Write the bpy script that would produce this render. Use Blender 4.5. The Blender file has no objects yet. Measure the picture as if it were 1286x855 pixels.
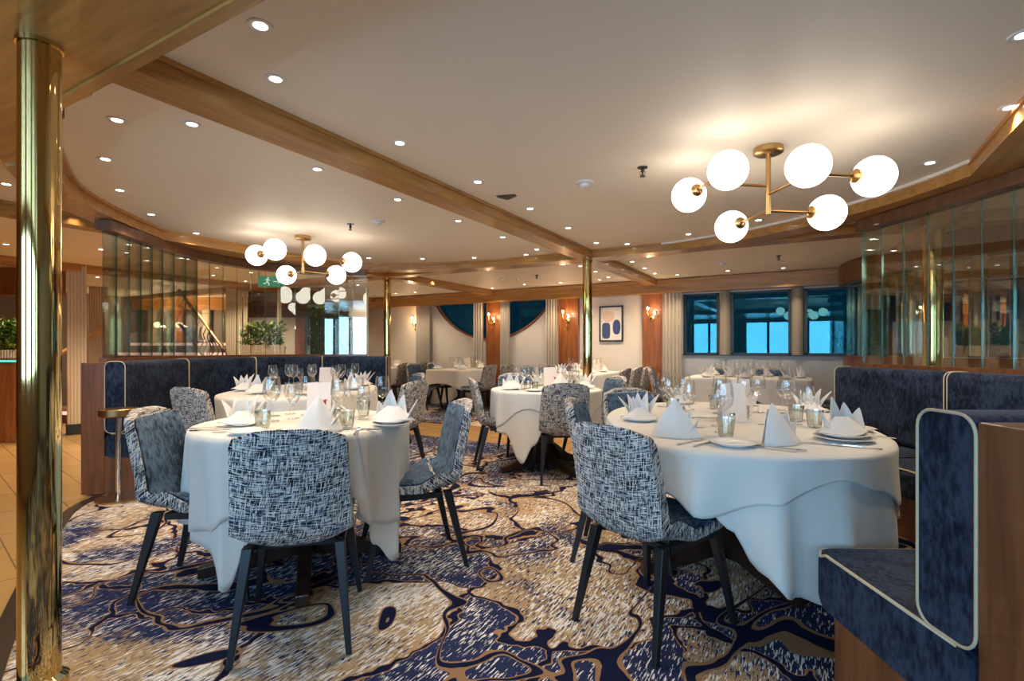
import bpy, bmesh, math, random
from math import sin, cos, pi, radians as R, atan2, hypot
from mathutils import Vector, Matrix
random.seed(7)
S = bpy.context.scene
COL = S.collection

# ------------------------------------------------------------------ camera
CAMH = 1.15
cam_d = bpy.data.cameras.new('camera'); cam = bpy.data.objects.new('camera', cam_d); COL.objects.link(cam)
cam.location = (0, 0, CAMH); cam.rotation_euler = (R(90), 0, R(30))
cam_d.sensor_width = 36; cam_d.lens = 18.11; cam_d.shift_y = 0.0074; cam_d.clip_start = 0.05
S.camera = cam

def W(X, t, z=None):            # metres right / ahead of the viewpoint -> room axes (room turned 30 degrees)
    a, b = .8660254*X - .5*t, .5*X + .8660254*t
    return Vector((a, b)) if z is None else Vector((a, b, z))
def PXZ(px, py, z):             # point at height z seen at a photo pixel
    t = (CAMH - z)*647/(py - 437); return W((px - 643)/647*t, t, z)
def screen_x(p):
    X = .8660254*p[0] + .5*p[1]; t = -.5*p[0] + .8660254*p[1]; return X/max(t, .1)
def yaw_of(fx, ft):             # local +y turned to a heading
    d = W(fx, ft); return atan2(-d.x, d.y)

# ------------------------------------------------------------------ view, world, daylight
S.view_settings.view_transform = 'Standard'; S.view_settings.look = 'None'
S.view_settings.gamma = 1; S.view_settings.use_curve_mapping = False
S.view_settings.exposure = 0.0
S.cycles.max_bounces = 7; S.cycles.diffuse_bounces = 4; S.cycles.glossy_bounces = 4
S.cycles.transmission_bounces = 6; S.cycles.transparent_max_bounces = 24
S.cycles.caustics_reflective = False; S.cycles.caustics_refractive = False
S.cycles.use_denoising = True; S.cycles.sample_clamp_indirect = 6
wd = bpy.data.worlds.new('dusk'); S.world = wd; wd.use_nodes = True
wd.node_tree.nodes['Background'].inputs[0].default_value = (.02, .12, .19, 1)
wd.node_tree.nodes['Background'].inputs[1].default_value = 0.35
DAY = (.40, .70, 1.0)
DAY_POWER = 76
SPOT_POWER = 27
SPOT_COL = (1, .80, .57)
GLOBE_STRENGTH = 6.0
BACK_Y = -2.4
BACK_WIN = [(-3.9, -2.5), (-1.95, -.55), (0, 1.4), (1.9, 3.3)]
for (x0, x1) in BACK_WIN:
    l = bpy.data.lights.new('daylight', 'AREA'); l.shape = 'RECTANGLE'; l.size = x1 - x0; l.size_y = 1.15
    l.energy = DAY_POWER; l.color = DAY
    o = bpy.data.objects.new('daylight', l); COL.objects.link(o)
    o.location = ((x0+x1)/2, BACK_Y - .25, 1.48); o.rotation_euler = (R(90), 0, 0)

# ------------------------------------------------------------------ materials
M = {}
def mat(name, base=(.8,.8,.8), rough=.5, metal=0, **kw):
    m = bpy.data.materials.new(name); m.use_nodes = True; M[name] = m
    b = m.node_tree.nodes['Principled BSDF']
    b.inputs['Base Color'].default_value = (*base, 1); b.inputs['Roughness'].default_value = rough
    b.inputs['Metallic'].default_value = metal
    for k, v in kw.items():
        b.inputs[k].default_value = (*v, 1) if isinstance(v, tuple) else v
    return m
class NT:
    def __init__(s, m): s.t = m.node_tree; s.b = s.t.nodes.get('Principled BSDF'); s.o = s.t.nodes.get('Material Output')
    def n(s, kind, **kw):
        x = s.t.nodes.new(kind)
        for k, v in kw.items():
            if k.startswith('i_'):
                key = k[2:]; key = int(key) if key.isdigit() else key.replace('_', ' ')
                x.inputs[key].default_value = v
            else: setattr(x, k, v)
        return x
    def l(s, a, b): s.t.links.new(a, b)
    def coord(s, scale=(1,1,1), rot=(0,0,0), kind='Object'):
        tc = s.n('ShaderNodeTexCoord'); mp = s.n('ShaderNodeMapping')
        mp.inputs['Scale'].default_value = scale; mp.inputs['Rotation'].default_value = rot
        s.l(tc.outputs[kind], mp.inputs['Vector']); return mp.outputs['Vector']
    def noise(s, v, scale, detail=2, rough=.5, dist=0):
        x = s.n('ShaderNodeTexNoise'); x.inputs['Scale'].default_value = scale; x.inputs['Detail'].default_value = detail
        x.inputs['Roughness'].default_value = rough; x.inputs['Distortion'].default_value = dist
        s.l(v, x.inputs['Vector']); return x.outputs['Fac']
    def ramp(s, f, stops, interp='LINEAR'):
        x = s.n('ShaderNodeValToRGB'); x.color_ramp.interpolation = interp
        e = x.color_ramp.elements
        while len(e) < len(stops): e.new(.5)
        for el, (p, c) in zip(e, stops): el.position = p; el.color = (*c, 1) if len(c) == 3 else c
        s.l(f, x.inputs['Fac']); return x.outputs['Color']
    def mix(s, f, a, b, mode='MIX'):
        x = s.n('ShaderNodeMix', data_type='RGBA', blend_type=mode)
        for sock, v in ((x.inputs['Factor'], f), (x.inputs['A'], a), (x.inputs['B'], b)):
            if hasattr(v, 'links') or hasattr(v, 'is_linked'): s.l(v, sock)
            elif isinstance(v, (int, float)): sock.default_value = v
            else: sock.default_value = (*v, 1)
        return x.outputs['Result']
    def math(s, op, a, b=None, c=None):
        x = s.n('ShaderNodeMath', operation=op)
        for i, v in enumerate((a, b, c)):
            if v is None: continue
            if hasattr(v, 'is_linked'): s.l(v, x.inputs[i])
            else: x.inputs[i].default_value = v
        return x.outputs[0]
    def bump(s, h, strength=.3, dist=.01):
        x = s.n('ShaderNodeBump'); x.inputs['Strength'].default_value = strength; x.inputs['Distance'].default_value = dist
        s.l(h, x.inputs['Height']); s.l(x.outputs[0], s.b.inputs['Normal'])
    def base(s, c): s.l(c, s.b.inputs['Base Color'])

def wood(name, dark, light, rough=.35, scale=(14, 14, 1.2), coat=.25):
    m = mat(name, light, rough); t = NT(m); m.node_tree.nodes['Principled BSDF'].inputs['Coat Weight'].default_value = coat
    v = t.coord(scale); f = t.noise(v, 1.6, 6, .6, .6)
    v2 = t.coord((scale[0]*6, scale[1]*6, scale[2]*3)); g = t.noise(v2, 2, 3)
    c = t.ramp(f, [(.3, dark), (.62, light)]); c2 = t.mix(t.math('MULTIPLY', g, .35), c, dark); t.base(c2); return m
wood('cherry_wood', (.16,.045,.013), (.36,.125,.035))
wood('booth_wood', (.10,.032,.010), (.26,.092,.029), .4)
wood('beam_wood', (.34,.155,.038), (.56,.28,.08), .3, (1.3, 14, 14))
wood('beam_wood_long', (.34,.155,.038), (.56,.28,.08), .3, (14, 1.3, 14))
wood('dark_wood', (.016,.008,.006), (.05,.022,.014), .35)
wood('fascia_wood', (.10,.04,.018), (.19,.08,.035), .4)

mat('ceiling_paint', (.86,.765,.655), .55); t = NT(M['ceiling_paint']); t.bump(t.noise(t.coord((1,1,1)), 160, 2), .12, .004)
mat('wall_paint', (.72,.66,.58), .6)
mat('wall_grey', (.52,.53,.54), .55)
mat('wall_back_paint', (.5,.45,.4), .7)
mat('brass', (.66,.47,.19), .07, 1); 
mat('brass_satin', (.52,.32,.13), .28, 1)
mat('chrome', (.75,.73,.7), .12, 1)
mat('black_metal', (.017,.02,.024), .35, .3)
mat('white_plastic', (.75,.73,.72), .4)
mat('dark_metal', (.08,.07,.06), .35, .9)
mat('porcelain', (.86,.84,.82), .12)
mat('cream_piping', (.62,.51,.34), .6)
mat('menu_card', (.82,.72,.66), .6)
mat('red_petal', (.55,.015,.03), .5)
mat('leaf_green', (.16,.26,.03), .5)
mat('leaf_dark', (.05,.11,.025), .5)
mat('mullion', (.34,.28,.2), .4)
mat('window_frame', (.02,.025,.03), .4)
mat('beige_panel', (.62,.5,.36), .55); t = NT(M['beige_panel'])
w = t.n('ShaderNodeTexWave', wave_type='BANDS', bands_direction='X'); w.inputs['Scale'].default_value = 9; t.l(t.coord((1,1,0)), w.inputs['Vector'])
t.bump(w.outputs['Fac'], .5, .02); t.base(t.ramp(w.outputs['Fac'], [(0, (.5,.39,.27)), (.5, (.64,.52,.38))]))
mat('stair_tread', (.17,.085,.055), .4)
mat('lobby_dark', (.12,.09,.075), .6)
mat('iron', (.03,.028,.027), .5, .3)
mat('sign_green', (0,.12,.07), .5); NT(M['sign_green']).b.inputs['Emission Color'].default_value = (0,.35,.2,1); NT(M['sign_green']).b.inputs['Emission Strength'].default_value = .5
mat('sign_white', (.9,.95,.9), .5); NT(M['sign_white']).b.inputs['Emission Color'].default_value = (.8,1,.9,1); NT(M['sign_white']).b.inputs['Emission Strength'].default_value = .6
mat('picture_paper', (.8,.74,.68), .6); mat('picture_pink', (.72,.52,.44), .6); mat('picture_navy', (.04,.075,.19), .6)
mat('candle_wax', (.85,.8,.7), .5)

def emit(name, col, strength):
    m = bpy.data.materials.new(name); m.use_nodes = True; M[name] = m; t = m.node_tree
    t.nodes.remove(t.nodes['Principled BSDF']); e = t.nodes.new('ShaderNodeEmission')
    e.inputs[0].default_value = (*col, 1); e.inputs[1].default_value = strength
    t.links.new(e.outputs[0], t.nodes['Material Output'].inputs[0]); return m
emit('globe_glow', (1, .88, .73), GLOBE_STRENGTH)
emit('downlight_glow', (1, .9, .76), 16)
emit('sconce_glow', (1, .78, .5), 14)
emit('strip_pink', (1, .56, .44), 1.3)
emit('strip_teal', (.1, .8, .7), 1.5)

def thin_glass(name, tint, gl_col, f0, f1, rough=0.0):
    m = bpy.data.materials.new(name); m.use_nodes = True; M[name] = m; t = m.node_tree; t.nodes.remove(t.nodes['Principled BSDF'])
    tr = t.nodes.new('ShaderNodeBsdfTransparent'); tr.inputs[0].default_value = (*tint, 1)
    gl = t.nodes.new('ShaderNodeBsdfGlossy'); gl.inputs['Color'].default_value = (*gl_col, 1); gl.inputs['Roughness'].default_value = rough
    lw = t.nodes.new('ShaderNodeLayerWeight'); lw.inputs[0].default_value = .25
    mr = t.nodes.new('ShaderNodeMapRange'); mr.inputs['To Min'].default_value = f0; mr.inputs['To Max'].default_value = f1
    mx = t.nodes.new('ShaderNodeMixShader'); L = t.links.new
    L(lw.outputs['Fresnel'], mr.inputs['Value']); L(mr.outputs[0], mx.inputs[0]); L(tr.outputs[0], mx.inputs[1]); L(gl.outputs[0], mx.inputs[2])
    L(mx.outputs[0], t.nodes['Material Output'].inputs[0]); return m
thin_glass('panel_glass', (.93,.95,.93), (.95,1,.98), .065, .8)
thin_glass('panel_edge', (.25,.5,.46), (.55,.9,.84), .5, .95, .1)
thin_glass('stemware', (.97,.97,.96), (1,1,1), .06, .6)
thin_glass('tumbler_glass', (.88,.89,.86), (1,1,1), .14, .8, .03)
thin_glass('window_glass', (.40,.62,.70), (.16,.52,.60), .085, .7)
thin_glass('clear_pane', (.95,.97,.98), (1,1,1), .03, .6)

# tweed
m = mat('tweed', (.4,.4,.4), .9); t = NT(m); t.b.inputs['Specular IOR Level'].default_value = .15
tc = t.n('ShaderNodeTexCoord'); sp = t.n('ShaderNodeSeparateXYZ'); t.l(tc.outputs['Object'], sp.inputs[0])
u = t.math('ADD', sp.outputs[0], t.math('MULTIPLY', sp.outputs[1], .75)); vv = t.math('ADD', sp.outputs[2], t.math('MULTIPLY', sp.outputs[1], -.8))
def comb(a, sa, b, sb, off=0):
    c = t.n('ShaderNodeCombineXYZ'); t.l(t.math('MULTIPLY', a, sa), c.inputs[0]); t.l(t.math('MULTIPLY', b, sb), c.inputs[1]); c.inputs[2].default_value = off; return c.outputs[0]
th = t.noise(comb(u, 18, vv, 215), 1, 1, .5); tv = t.noise(comb(u, 215, vv, 18, 5), 1, 1, .5)
big = t.noise(comb(u, 9, vv, 9, 9), 1, 2)
a = t.math('MAXIMUM', t.ramp(th, [(.515, (0,0,0)), (.55, (1,1,1))]), t.ramp(tv, [(.515, (0,0,0)), (.55, (1,1,1))]))
th2 = t.noise(comb(u, 22, vv, 230, 20), 1, 1); tv2 = t.noise(comb(u, 230, vv, 22, 30), 1, 1)
blue = t.mix(t.ramp(big, [(.42, (0,0,0)), (.6, (1,1,1))]), (.014,.015,.02), (.028,.045,.10))
pale = t.mix(t.ramp(th2, [(.4, (0,0,0)), (.65, (1,1,1))]), (.74,.69,.62), (.42,.42,.43))
c = t.mix(a, blue, pale)
dk = t.math('MAXIMUM', t.ramp(th2, [(.60, (0,0,0)), (.66, (1,1,1))]), t.ramp(tv2, [(.6, (0,0,0)), (.66, (1,1,1))]))
c = t.mix(t.math('MULTIPLY', dk, .9), c, (.014,.015,.022)); t.base(c); t.bump(a, .25, .003)

def velvet(name, dark, light, sheen=.35):
    m = mat(name, dark, .75); t = NT(m); b = t.b; b.inputs['Specular IOR Level'].default_value = .2; b.inputs['Sheen Weight'].default_value = sheen; b.inputs['Sheen Roughness'].default_value = .35
    b.inputs['Sheen Tint'].default_value = (.55, .7, 1, 1)
    v = t.coord(); f = t.noise(v, 7, 5, .65, .5); g = t.noise(t.coord((60, 60, 26)), 1, 3, .6)
    k = t.math('ADD', t.math('MULTIPLY', f, .5), t.math('MULTIPLY', g, .5))
    t.base(t.ramp(k, [(.42, dark), (.5, tuple((p+q)/2 for p, q in zip(dark, light))), (.585, light)])); t.bump(g, .15, .004)
velvet('booth_velvet', (.004,.008,.022), (.036,.056,.100), .08)
velvet('chair_velvet', (.014,.026,.052), (.10,.165,.26), .10)

m = mat('linen', (.68,.665,.635), .8); t = NT(m); t.b.inputs['Sheen Weight'].default_value = .15
t.bump(t.noise(t.coord(), 9, 4, .55, .3), .22, .02)
mat('napkin_linen', (.72,.71,.70), .75); t = NT(M['napkin_linen']); t.bump(t.noise(t.coord(), 60, 3), .15, .004)
m = mat('curtain_cloth', (.55,.49,.40), .8)

# carpet: cream and navy dashes, navy rivers with a tan outline
m = mat('carpet', (.3,.3,.3), 1.0); t = NT(m); t.b.inputs['Specular IOR Level'].default_value = .05
P = t.coord((1,1,0))
dash = t.noise(t.coord((105, 14, 0)), 1, 1.6, .6); dash2 = t.noise(t.coord((150, 19, 0), (0,0,.0)), 1, 1.6, .6)
reg = t.noise(P, 1.25, 3, .55, .6); reg2 = t.noise(t.coord((1,1,0), (0,0,1.1)), 2.1, 3, .5, .5)
r1 = t.noise(t.coord((1.0,.8,0)), .95, 2.5, .5, 1.3)
rv = t.math('ABSOLUTE', t.math('SUBTRACT', r1, .5))
vor = t.n('ShaderNodeTexVoronoi', feature='DISTANCE_TO_EDGE'); vor.inputs['Scale'].default_value = 1.45
wob = t.n('ShaderNodeTexNoise'); wob.inputs['Scale'].default_value = 2.6; wob.inputs['Detail'].default_value = 3; t.l(P, wob.inputs['Vector'])
vm = t.n('ShaderNodeVectorMath', operation='SCALE'); vm.inputs['Scale'].default_value = .7; t.l(wob.outputs['Color'], vm.inputs[0])
va = t.n('ShaderNodeVectorMath', operation='ADD'); t.l(P, va.inputs[0]); t.l(vm.outputs[0], va.inputs[1]); 
vf = t.n('ShaderNodeVectorMath', operation='MULTIPLY'); vf.inputs[1].default_value = (1,.8,0); t.l(va.outputs[0], vf.inputs[0]); t.l(vf.outputs[0], vor.inputs['Vector'])
v1 = t.n('ShaderNodeTexVoronoi', feature='F1'); v1.inputs['Scale'].default_value = 1.45; t.l(vf.outputs[0], v1.inputs['Vector'])
sc_ = t.n('ShaderNodeSeparateColor'); t.l(v1.outputs['Color'], sc_.inputs[0])
reg = t.math('ADD', t.math('MULTIPLY', reg, .72), t.math('MULTIPLY_ADD', sc_.outputs[0], .30, .035))
wid = t.math('MULTIPLY_ADD', t.noise(P, 2.3, 3), .13, -.047)      # river width varies
ed = t.math('SUBTRACT', vor.outputs['Distance'], wid)
river = t.math('LESS_THAN', ed, 0.0); outl = t.math('LESS_THAN', ed, .008)
ed2 = t.math('SUBTRACT', rv, t.math('MULTIPLY_ADD', reg2, .03, -.008)); riv2 = t.math('LESS_THAN', ed2, 0.0); out2 = t.math('LESS_THAN', ed2, .005)
tan = t.mix(t.ramp(dash2, [(.5, (0,0,0)), (.62, (1,1,1))]), (.42,.29,.16), (.56,.44,.30))
navy = t.mix(t.ramp(dash2, [(.56, (0,0,0)), (.6, (1,1,1))]), (.022,.032,.088), (.07,.10,.21))
ground = t.mix(t.ramp(t.math('ADD', t.math('MULTIPLY', reg, .7), t.math('MULTIPLY', dash, .3)), [(.49, (0,0,0)), (.52, (1,1,1))]), tan, navy)
wthr = t.math('ADD', dash, t.math('MULTIPLY', t.math('SUBTRACT', reg2, .5), .55))
ground = t.mix(t.ramp(wthr, [(.53, (0,0,0)), (.55, (1,1,1))]), ground, (.76,.74,.71))
nv2 = t.math('ADD', dash2, t.math('MULTIPLY', t.math('SUBTRACT', reg, .5), .5)); ground = t.mix(t.ramp(nv2, [(.545, (0,0,0)), (.56, (1,1,1))]), ground, (.026,.036,.098))
c = t.mix(outl, ground, (.36,.21,.11)); c = t.mix(river, c, (.010,.013,.042))
c = t.mix(out2, c, (.30,.18,.10)); c = t.mix(riv2, c, (.010,.013,.042)); t.base(c)
t.bump(dash, .3, .006)

m = mat('tile_floor', (.42,.25,.09), .22); t = NT(m)
br = t.n('ShaderNodeTexBrick'); br.inputs['Scale'].default_value = 1; br.inputs['Brick Width'].default_value = .6; br.inputs['Row Height'].default_value = .2
br.inputs['Mortar Size'].default_value = .004; br.inputs['Color1'].default_value = (.46,.28,.10,1); br.inputs['Color2'].default_value = (.40,.235,.085,1); br.inputs['Mortar'].default_value = (.2,.12,.05,1)
t.l(t.coord((1,1,1), (0,0,R(10))), br.inputs['Vector']); t.base(br.outputs['Color'])

# ------------------------------------------------------------------ mesh helpers
class MB:
    def __init__(s): s.v = []; s.f = []
    def add(s, vs, fs):
        k = len(s.v); s.v += [tuple(p) for p in vs]; s.f += [tuple(i + k for i in f) for f in fs]; return s
    def box(s, x0, x1, y0, y1, z0, z1):
        return s.add([(x, y, z) for z in (z0, z1) for y in (y0, y1) for x in (x0, x1)],
              [(0,2,3,1), (4,5,7,6), (0,1,5,4), (2,6,7,3), (0,4,6,2), (1,3,7,5)])
    def prism(s, pts, z0, z1):
        n = len(pts); s.add([(x, y, z0) for x, y in pts] + [(x, y, z1) for x, y in pts],
              [tuple(range(n-1, -1, -1)), tuple(range(n, 2*n))] + [(i, (i+1) % n, n+(i+1) % n, n+i) for i in range(n)]); return s
    def strip(s, inner, outer, z0, z1):     # band between two plan curves
        n = len(inner)
        for i in range(n-1): s.prism([inner[i], outer[i], outer[i+1], inner[i+1]], z0, z1)
        return s
    def tube(s, pts, r, seg=8, closed=False, r1=None):
        pts = [Vector(p) for p in pts]; n = len(pts); rings = []; up = None
        for i, p in enumerate(pts):
            a = pts[(i-1) % n] if (i or closed) else p; b = pts[(i+1) % n] if (i < n-1 or closed) else p
            d = (b - a).normalized()
            if up is None: up = d.orthogonal().normalized()
            else:
                up = up - d*up.dot(d); up = up.normalized() if up.length > 1e-6 else d.orthogonal().normalized()
            sd = d.cross(up); rr = r if r1 is None else r + (r1 - r)*i/(n-1)
            rings.append([p + up*(rr*cos(2*pi*k/seg)) + sd*(rr*sin(2*pi*k/seg)) for k in range(seg)])
        vs = [q for g in rings for q in g]; m = n if closed else n-1
        fs = [(i*seg+k, i*seg+(k+1) % seg, ((i+1) % n)*seg+(k+1) % seg, ((i+1) % n)*seg+k) for i in range(m) for k in range(seg)]
        if not closed: fs += [tuple(range(seg-1, -1, -1)), tuple((n-1)*seg + k for k in range(seg))]
        return s.add(vs, fs)
    def lathe(s, prof, seg=24, c=(0,0,0), axis=None, rib=0, ribn=0):
        vs = []; n = len(prof)
        mx = Matrix.Identity(3) if axis is None else Vector((0,0,1)).rotation_difference(Vector(axis)).to_matrix()
        for (r, z) in prof:
            for k in range(seg):
                rr = max(r, .0001)*(1 + rib*cos(ribn*2*pi*k/seg)); p = mx @ Vector((rr*cos(2*pi*k/seg), rr*sin(2*pi*k/seg), z))
                vs.append((p.x+c[0], p.y+c[1], p.z+c[2]))
        fs = [(i*seg+k, i*seg+(k+1) % seg, (i+1)*seg+(k+1) % seg, (i+1)*seg+k) for i in range(n-1) for k in range(seg)]
        return s.add(vs, fs)
    def grid(s, nu, nv, fn, wrap=False):
        vs = [fn(i/(nu if wrap else nu-1), j/(nv-1)) for j in range(nv) for i in range(nu)]
        fs = [(j*nu+i, j*nu+(i+1) % nu, (j+1)*nu+(i+1) % nu, (j+1)*nu+i) for j in range(nv-1) for i in range(nu if wrap else nu-1)]
        return s.add(vs, fs)
    def solid(s, nu, nv, fa, fb):           # closed slab between two surfaces
        A = [fa(i/(nu-1), j/(nv-1)) for j in range(nv) for i in range(nu)]; B = [fb(i/(nu-1), j/(nv-1)) for j in range(nv) for i in range(nu)]
        n = nu*nv; fs = []
        for j in range(nv-1):
            for i in range(nu-1):
                q = (j*nu+i, j*nu+i+1, (j+1)*nu+i+1, (j+1)*nu+i); fs += [q, tuple(n+k for k in reversed(q))]
        rim = [i for i in range(nu)] + [j*nu+nu-1 for j in range(1, nv)] + [(nv-1)*nu+i for i in range(nu-2, -1, -1)] + [j*nu for j in range(nv-2, 0, -1)]
        for k in range(len(rim)):
            a, b = rim[k], rim[(k+1) % len(rim)]; fs.append((b, a, n+a, n+b))
        return s.add(A + B, fs)
    def build(s, name, material, parent=None, smooth=None, loc=None, rz=0, bevel=0, subsurf=0, solidify=0):
        me = bpy.data.meshes.new(name); me.from_pydata(s.v, [], s.f)
        bm = bmesh.new(); bm.from_mesh(me); bmesh.ops.remove_doubles(bm, verts=bm.verts, dist=1e-5)
        bmesh.ops.recalc_face_normals(bm, faces=bm.faces); bm.to_mesh(me); bm.free()
        me.materials.append(M[material] if isinstance(material, str) else material)
        if smooth is not None:
            if smooth >= 180: me.shade_smooth()
            else:
                me.shade_smooth(); me.set_sharp_from_angle(angle=R(smooth))
        o = bpy.data.objects.new(name, me); COL.objects.link(o)
        if parent: o.parent = parent
        if loc is not None: o.location = loc
        o.rotation_euler.z = rz
        if bevel:
            b = o.modifiers.new('bevel', 'BEVEL'); b.width = bevel; b.segments = 2; b.limit_method = 'ANGLE'
        if solidify:
            b = o.modifiers.new('solid', 'SOLIDIFY'); b.thickness = solidify; b.offset = -1
        if subsurf:
            b = o.modifiers.new('sub', 'SUBSURF'); b.levels = subsurf; b.render_levels = subsurf
        return o
def tag(o, label, cat, group=None, kind=None):
    o['label'] = label; o['category'] = cat
    if group: o['group'] = group
    if kind: o['kind'] = kind
    return o
def thing(name, label, cat, loc=(0,0,0), rz=0, group=None):
    o = bpy.data.objects.new(name, None); COL.objects.link(o); o.empty_display_size = .1
    o.location = loc; o.rotation_euler.z = rz; return tag(o, label, cat, group)
def struct(name, mb, material, **kw):
    o = mb.build(name, material, **kw); o['kind'] = 'structure'; return o
KIDS = {}
def kids(o): return [c for c in bpy.data.objects if c.parent == o]
def copy_tree(o, parent=None, tree=None):
    c = o.copy(); COL.objects.link(c)
    if parent: c.parent = parent
    for ch in (tree or {}).get(o.name, ()): copy_tree(ch, c, tree)
    return c
def tree_of(o):
    d = {}
    def rec(x):
        k = kids(x); d[x.name] = k
        for y in k: rec(y)
    rec(o); return d
def dup(o, tree, loc, rz, label, group=None):
    c = copy_tree(o, None, tree); c.location = loc; c.rotation_euler.z = rz; c['label'] = label
    if group: c['group'] = group
    return c
ORD = ['first','second','third','fourth','fifth','sixth','seventh','eighth','ninth','tenth','eleventh','twelfth','thirteenth','fourteenth','fifteenth','sixteenth']
def catmull(pts, n=8, closed=False):
    out = []; m = len(pts); rng = range(m if closed else m-1)
    for i in rng:
        g = lambda k: Vector(pts[k % m]) if closed else Vector(pts[min(max(k, 0), m-1)])
        p0, p1, p2, p3 = g(i-1), g(i), g(i+1), g(i+2)
        for j in range(n):
            u = j/n; out.append(.5*((2*p1) + (p2-p0)*u + (2*p0-5*p1+4*p2-p3)*u*u + (3*p1-p0-3*p2+p3)*u**3))
    if not closed: out.append(Vector(pts[-1]))
    return out
def offset(path, d):                # to the left of travel when d > 0
    out = []
    for i, p in enumerate(path):
        a = path[max(i-1, 0)]; b = path[min(i+1, len(path)-1)]; tng = (b - a).normalized()
        out.append(Vector((p.x - tng.y*d, p.y + tng.x*d)))
    return out

# ------------------------------------------------------------------ room shell
CZ, BZ, WY = 2.28, 2.18, 8.75       # ceiling, beam underside, far wall
A0, A1 = -13.0, 4.6
struct('floor', MB().box(A0, A1, BACK_Y, WY+.3, -.06, -.012), 'tile_floor')
ceil = struct('ceiling', MB().box(A0, A1, BACK_Y, WY+.3, CZ, CZ+.1), 'ceiling_paint')
struct('wall_left', MB().box(A0-.12, A0, BACK_Y, WY+.3, -.06, CZ), 'lobby_dark')
struct('wall_right', MB().box(A1, A1+.12, BACK_Y, WY+.3, -.06, CZ), 'wall_paint')
wb = MB(); xs = [A0] + [v for w_ in BACK_WIN for v in w_] + [A1]
for i in range(0, len(xs), 2): wb.box(xs[i], xs[i+1], BACK_Y-.15, BACK_Y, -.06, CZ)
for (x0, x1) in BACK_WIN: wb.box(x0, x1, BACK_Y-.15, BACK_Y, -.06, .9); wb.box(x0, x1, BACK_Y-.15, BACK_Y, 2.06, CZ)
struct('wall_back', wb, 'wall_back_paint')
# carpet areas
arc_out = [W(-1.62,1.55), W(-2.26,2.38), W(-3.05,3.53), W(-3.2,4.0)]
car = catmull([(p.x, p.y) for p in arc_out], 8)
left_edge = car + [Vector((-5.5,2.3)), Vector((-5.95,3.2)), Vector((-6.0,4.3)), Vector((-5.7,5.3))]
poly = [(p.x, p.y) for p in left_edge] + [(A1, 5.3), (A1, BACK_Y), (-2.15, BACK_Y)]
struct('floor_carpet', MB().prism(poly[::-1], -.012, 0), 'carpet')
struct('floor_carpet', MB().box(-11, A1, 6.3, WY, -.012, 0), 'carpet')
struct('trim_0', MB().strip(offset(car, .045), offset(car, -.03), -.012, .004), 'dark_metal')

# far wall with the big round window and the row of square windows
def arcz(a):
    d = 1.64**2 - (a + 5.55)**2; return 2.97 - math.sqrt(d) if d > 0 else 9
wf = MB(); N = 60; aL, aR = -6.93, -4.17
wf.box(A0, aL, WY, WY+.15, -.06, CZ); wf.box(aR, -1.80, WY, WY+.15, -.06, CZ)
prof = [(aL + (aR-aL)*i/N) for i in range(N+1)]
for i in range(N):
    x0, x1 = prof[i], prof[i+1]; z0, z1 = min(arcz(x0), 2.1), min(arcz(x1), 2.1)
    wf.add([(x0,WY,-.06),(x1,WY,-.06),(x1,WY,z1),(x0,WY,z0),(x0,WY+.15,-.06),(x1,WY+.15,-.06),(x1,WY+.15,z1),(x0,WY+.15,z0)],
           [(0,1,2,3),(7,6,5,4),(3,2,6,7),(1,0,4,5)])
wf.box(aL, aR, WY, WY+.15, 2.1, CZ)
struct('wall_front', wf, 'wall_paint')
struct('window_1', MB().box(aL, aR, WY+.08, WY+.09, 1.2, 2.12), 'window_glass')
struct('trim_1', MB().tube([(x, WY-.005, arcz(x)) for x in prof if arcz(x) < 2.1], .022, 8), 'cherry_wood', smooth=60)
MUL = [-1.16 + 1.01*k for k in range(6)]
wl = MB(); wl.box(-1.80, A1, WY, WY+.15, -.06, 1.045); wl.box(-1.80, A1, WY, WY+.15, 2.03, CZ)
struct('wall_front_low', wl, 'wall_grey')
edges = [-1.79] + MUL + [A1]
for i in range(len(edges)-1):
    x0, x1 = edges[i] + (.09 if i else 0), edges[i+1] - .09
    w = MB().box(x0, x1, WY+.05, WY+.06, 1.05, 2.03)
    p = struct('window_%d' % (i+2), w, 'window_glass')
    fr = MB(); fr.box(x0-.01, x0+.035, WY+.01, WY+.1, 1.045, 2.03); fr.box(x1-.035, x1+.01, WY+.01, WY+.1, 1.045, 2.03); fr.box(x0, x1, WY+.01, WY+.1, 1.045, 1.075); fr.box(x0, x1, WY+.01, WY+.1, 2.0, 2.03)
    fr.build('window_frame', 'window_frame', p)
for i, x in enumerate(MUL):
    struct('trim_%d' % (10+i), MB().lathe([(.085,1.045),(.085,2.05)], 20, (x, WY+.02, 0)), 'mullion', smooth=40)
for i, (x0, x1) in enumerate(BACK_WIN):
    p = struct('window_%d' % (20+i), MB().box(x0, x1, BACK_Y-.09, BACK_Y-.085, .9, 2.06), 'clear_pane')
    MB().box((x0+x1)/2-.04, (x0+x1)/2+.04, BACK_Y-.12, BACK_Y-.06, .9, 2.06).build('window_bar', 'window_frame', p)
struct('trim_2', MB().box(A0, A1, WY-.24, WY+.02, 2.055, CZ-.01), 'beam_wood')       # frieze over the windows
struct('trim_3', MB().box(A0, A1, WY-.27, WY-.22, 2.045, 2.075), 'beam_wood')
struct('trim_4', MB().box(-1.8, A1, WY-.03, WY+.03, 1.03, 1.05), 'window_frame')
PIL = [(-2.46,-2.10), (-4.02,-3.63), (-5.61,-5.24)]
for i, (x0, x1) in enumerate(PIL): struct('trim_%d' % (5+i), MB().box(x0, x1, WY-.07, WY+.01, -.01, 2.06), 'cherry_wood', bevel=.006)

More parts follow.
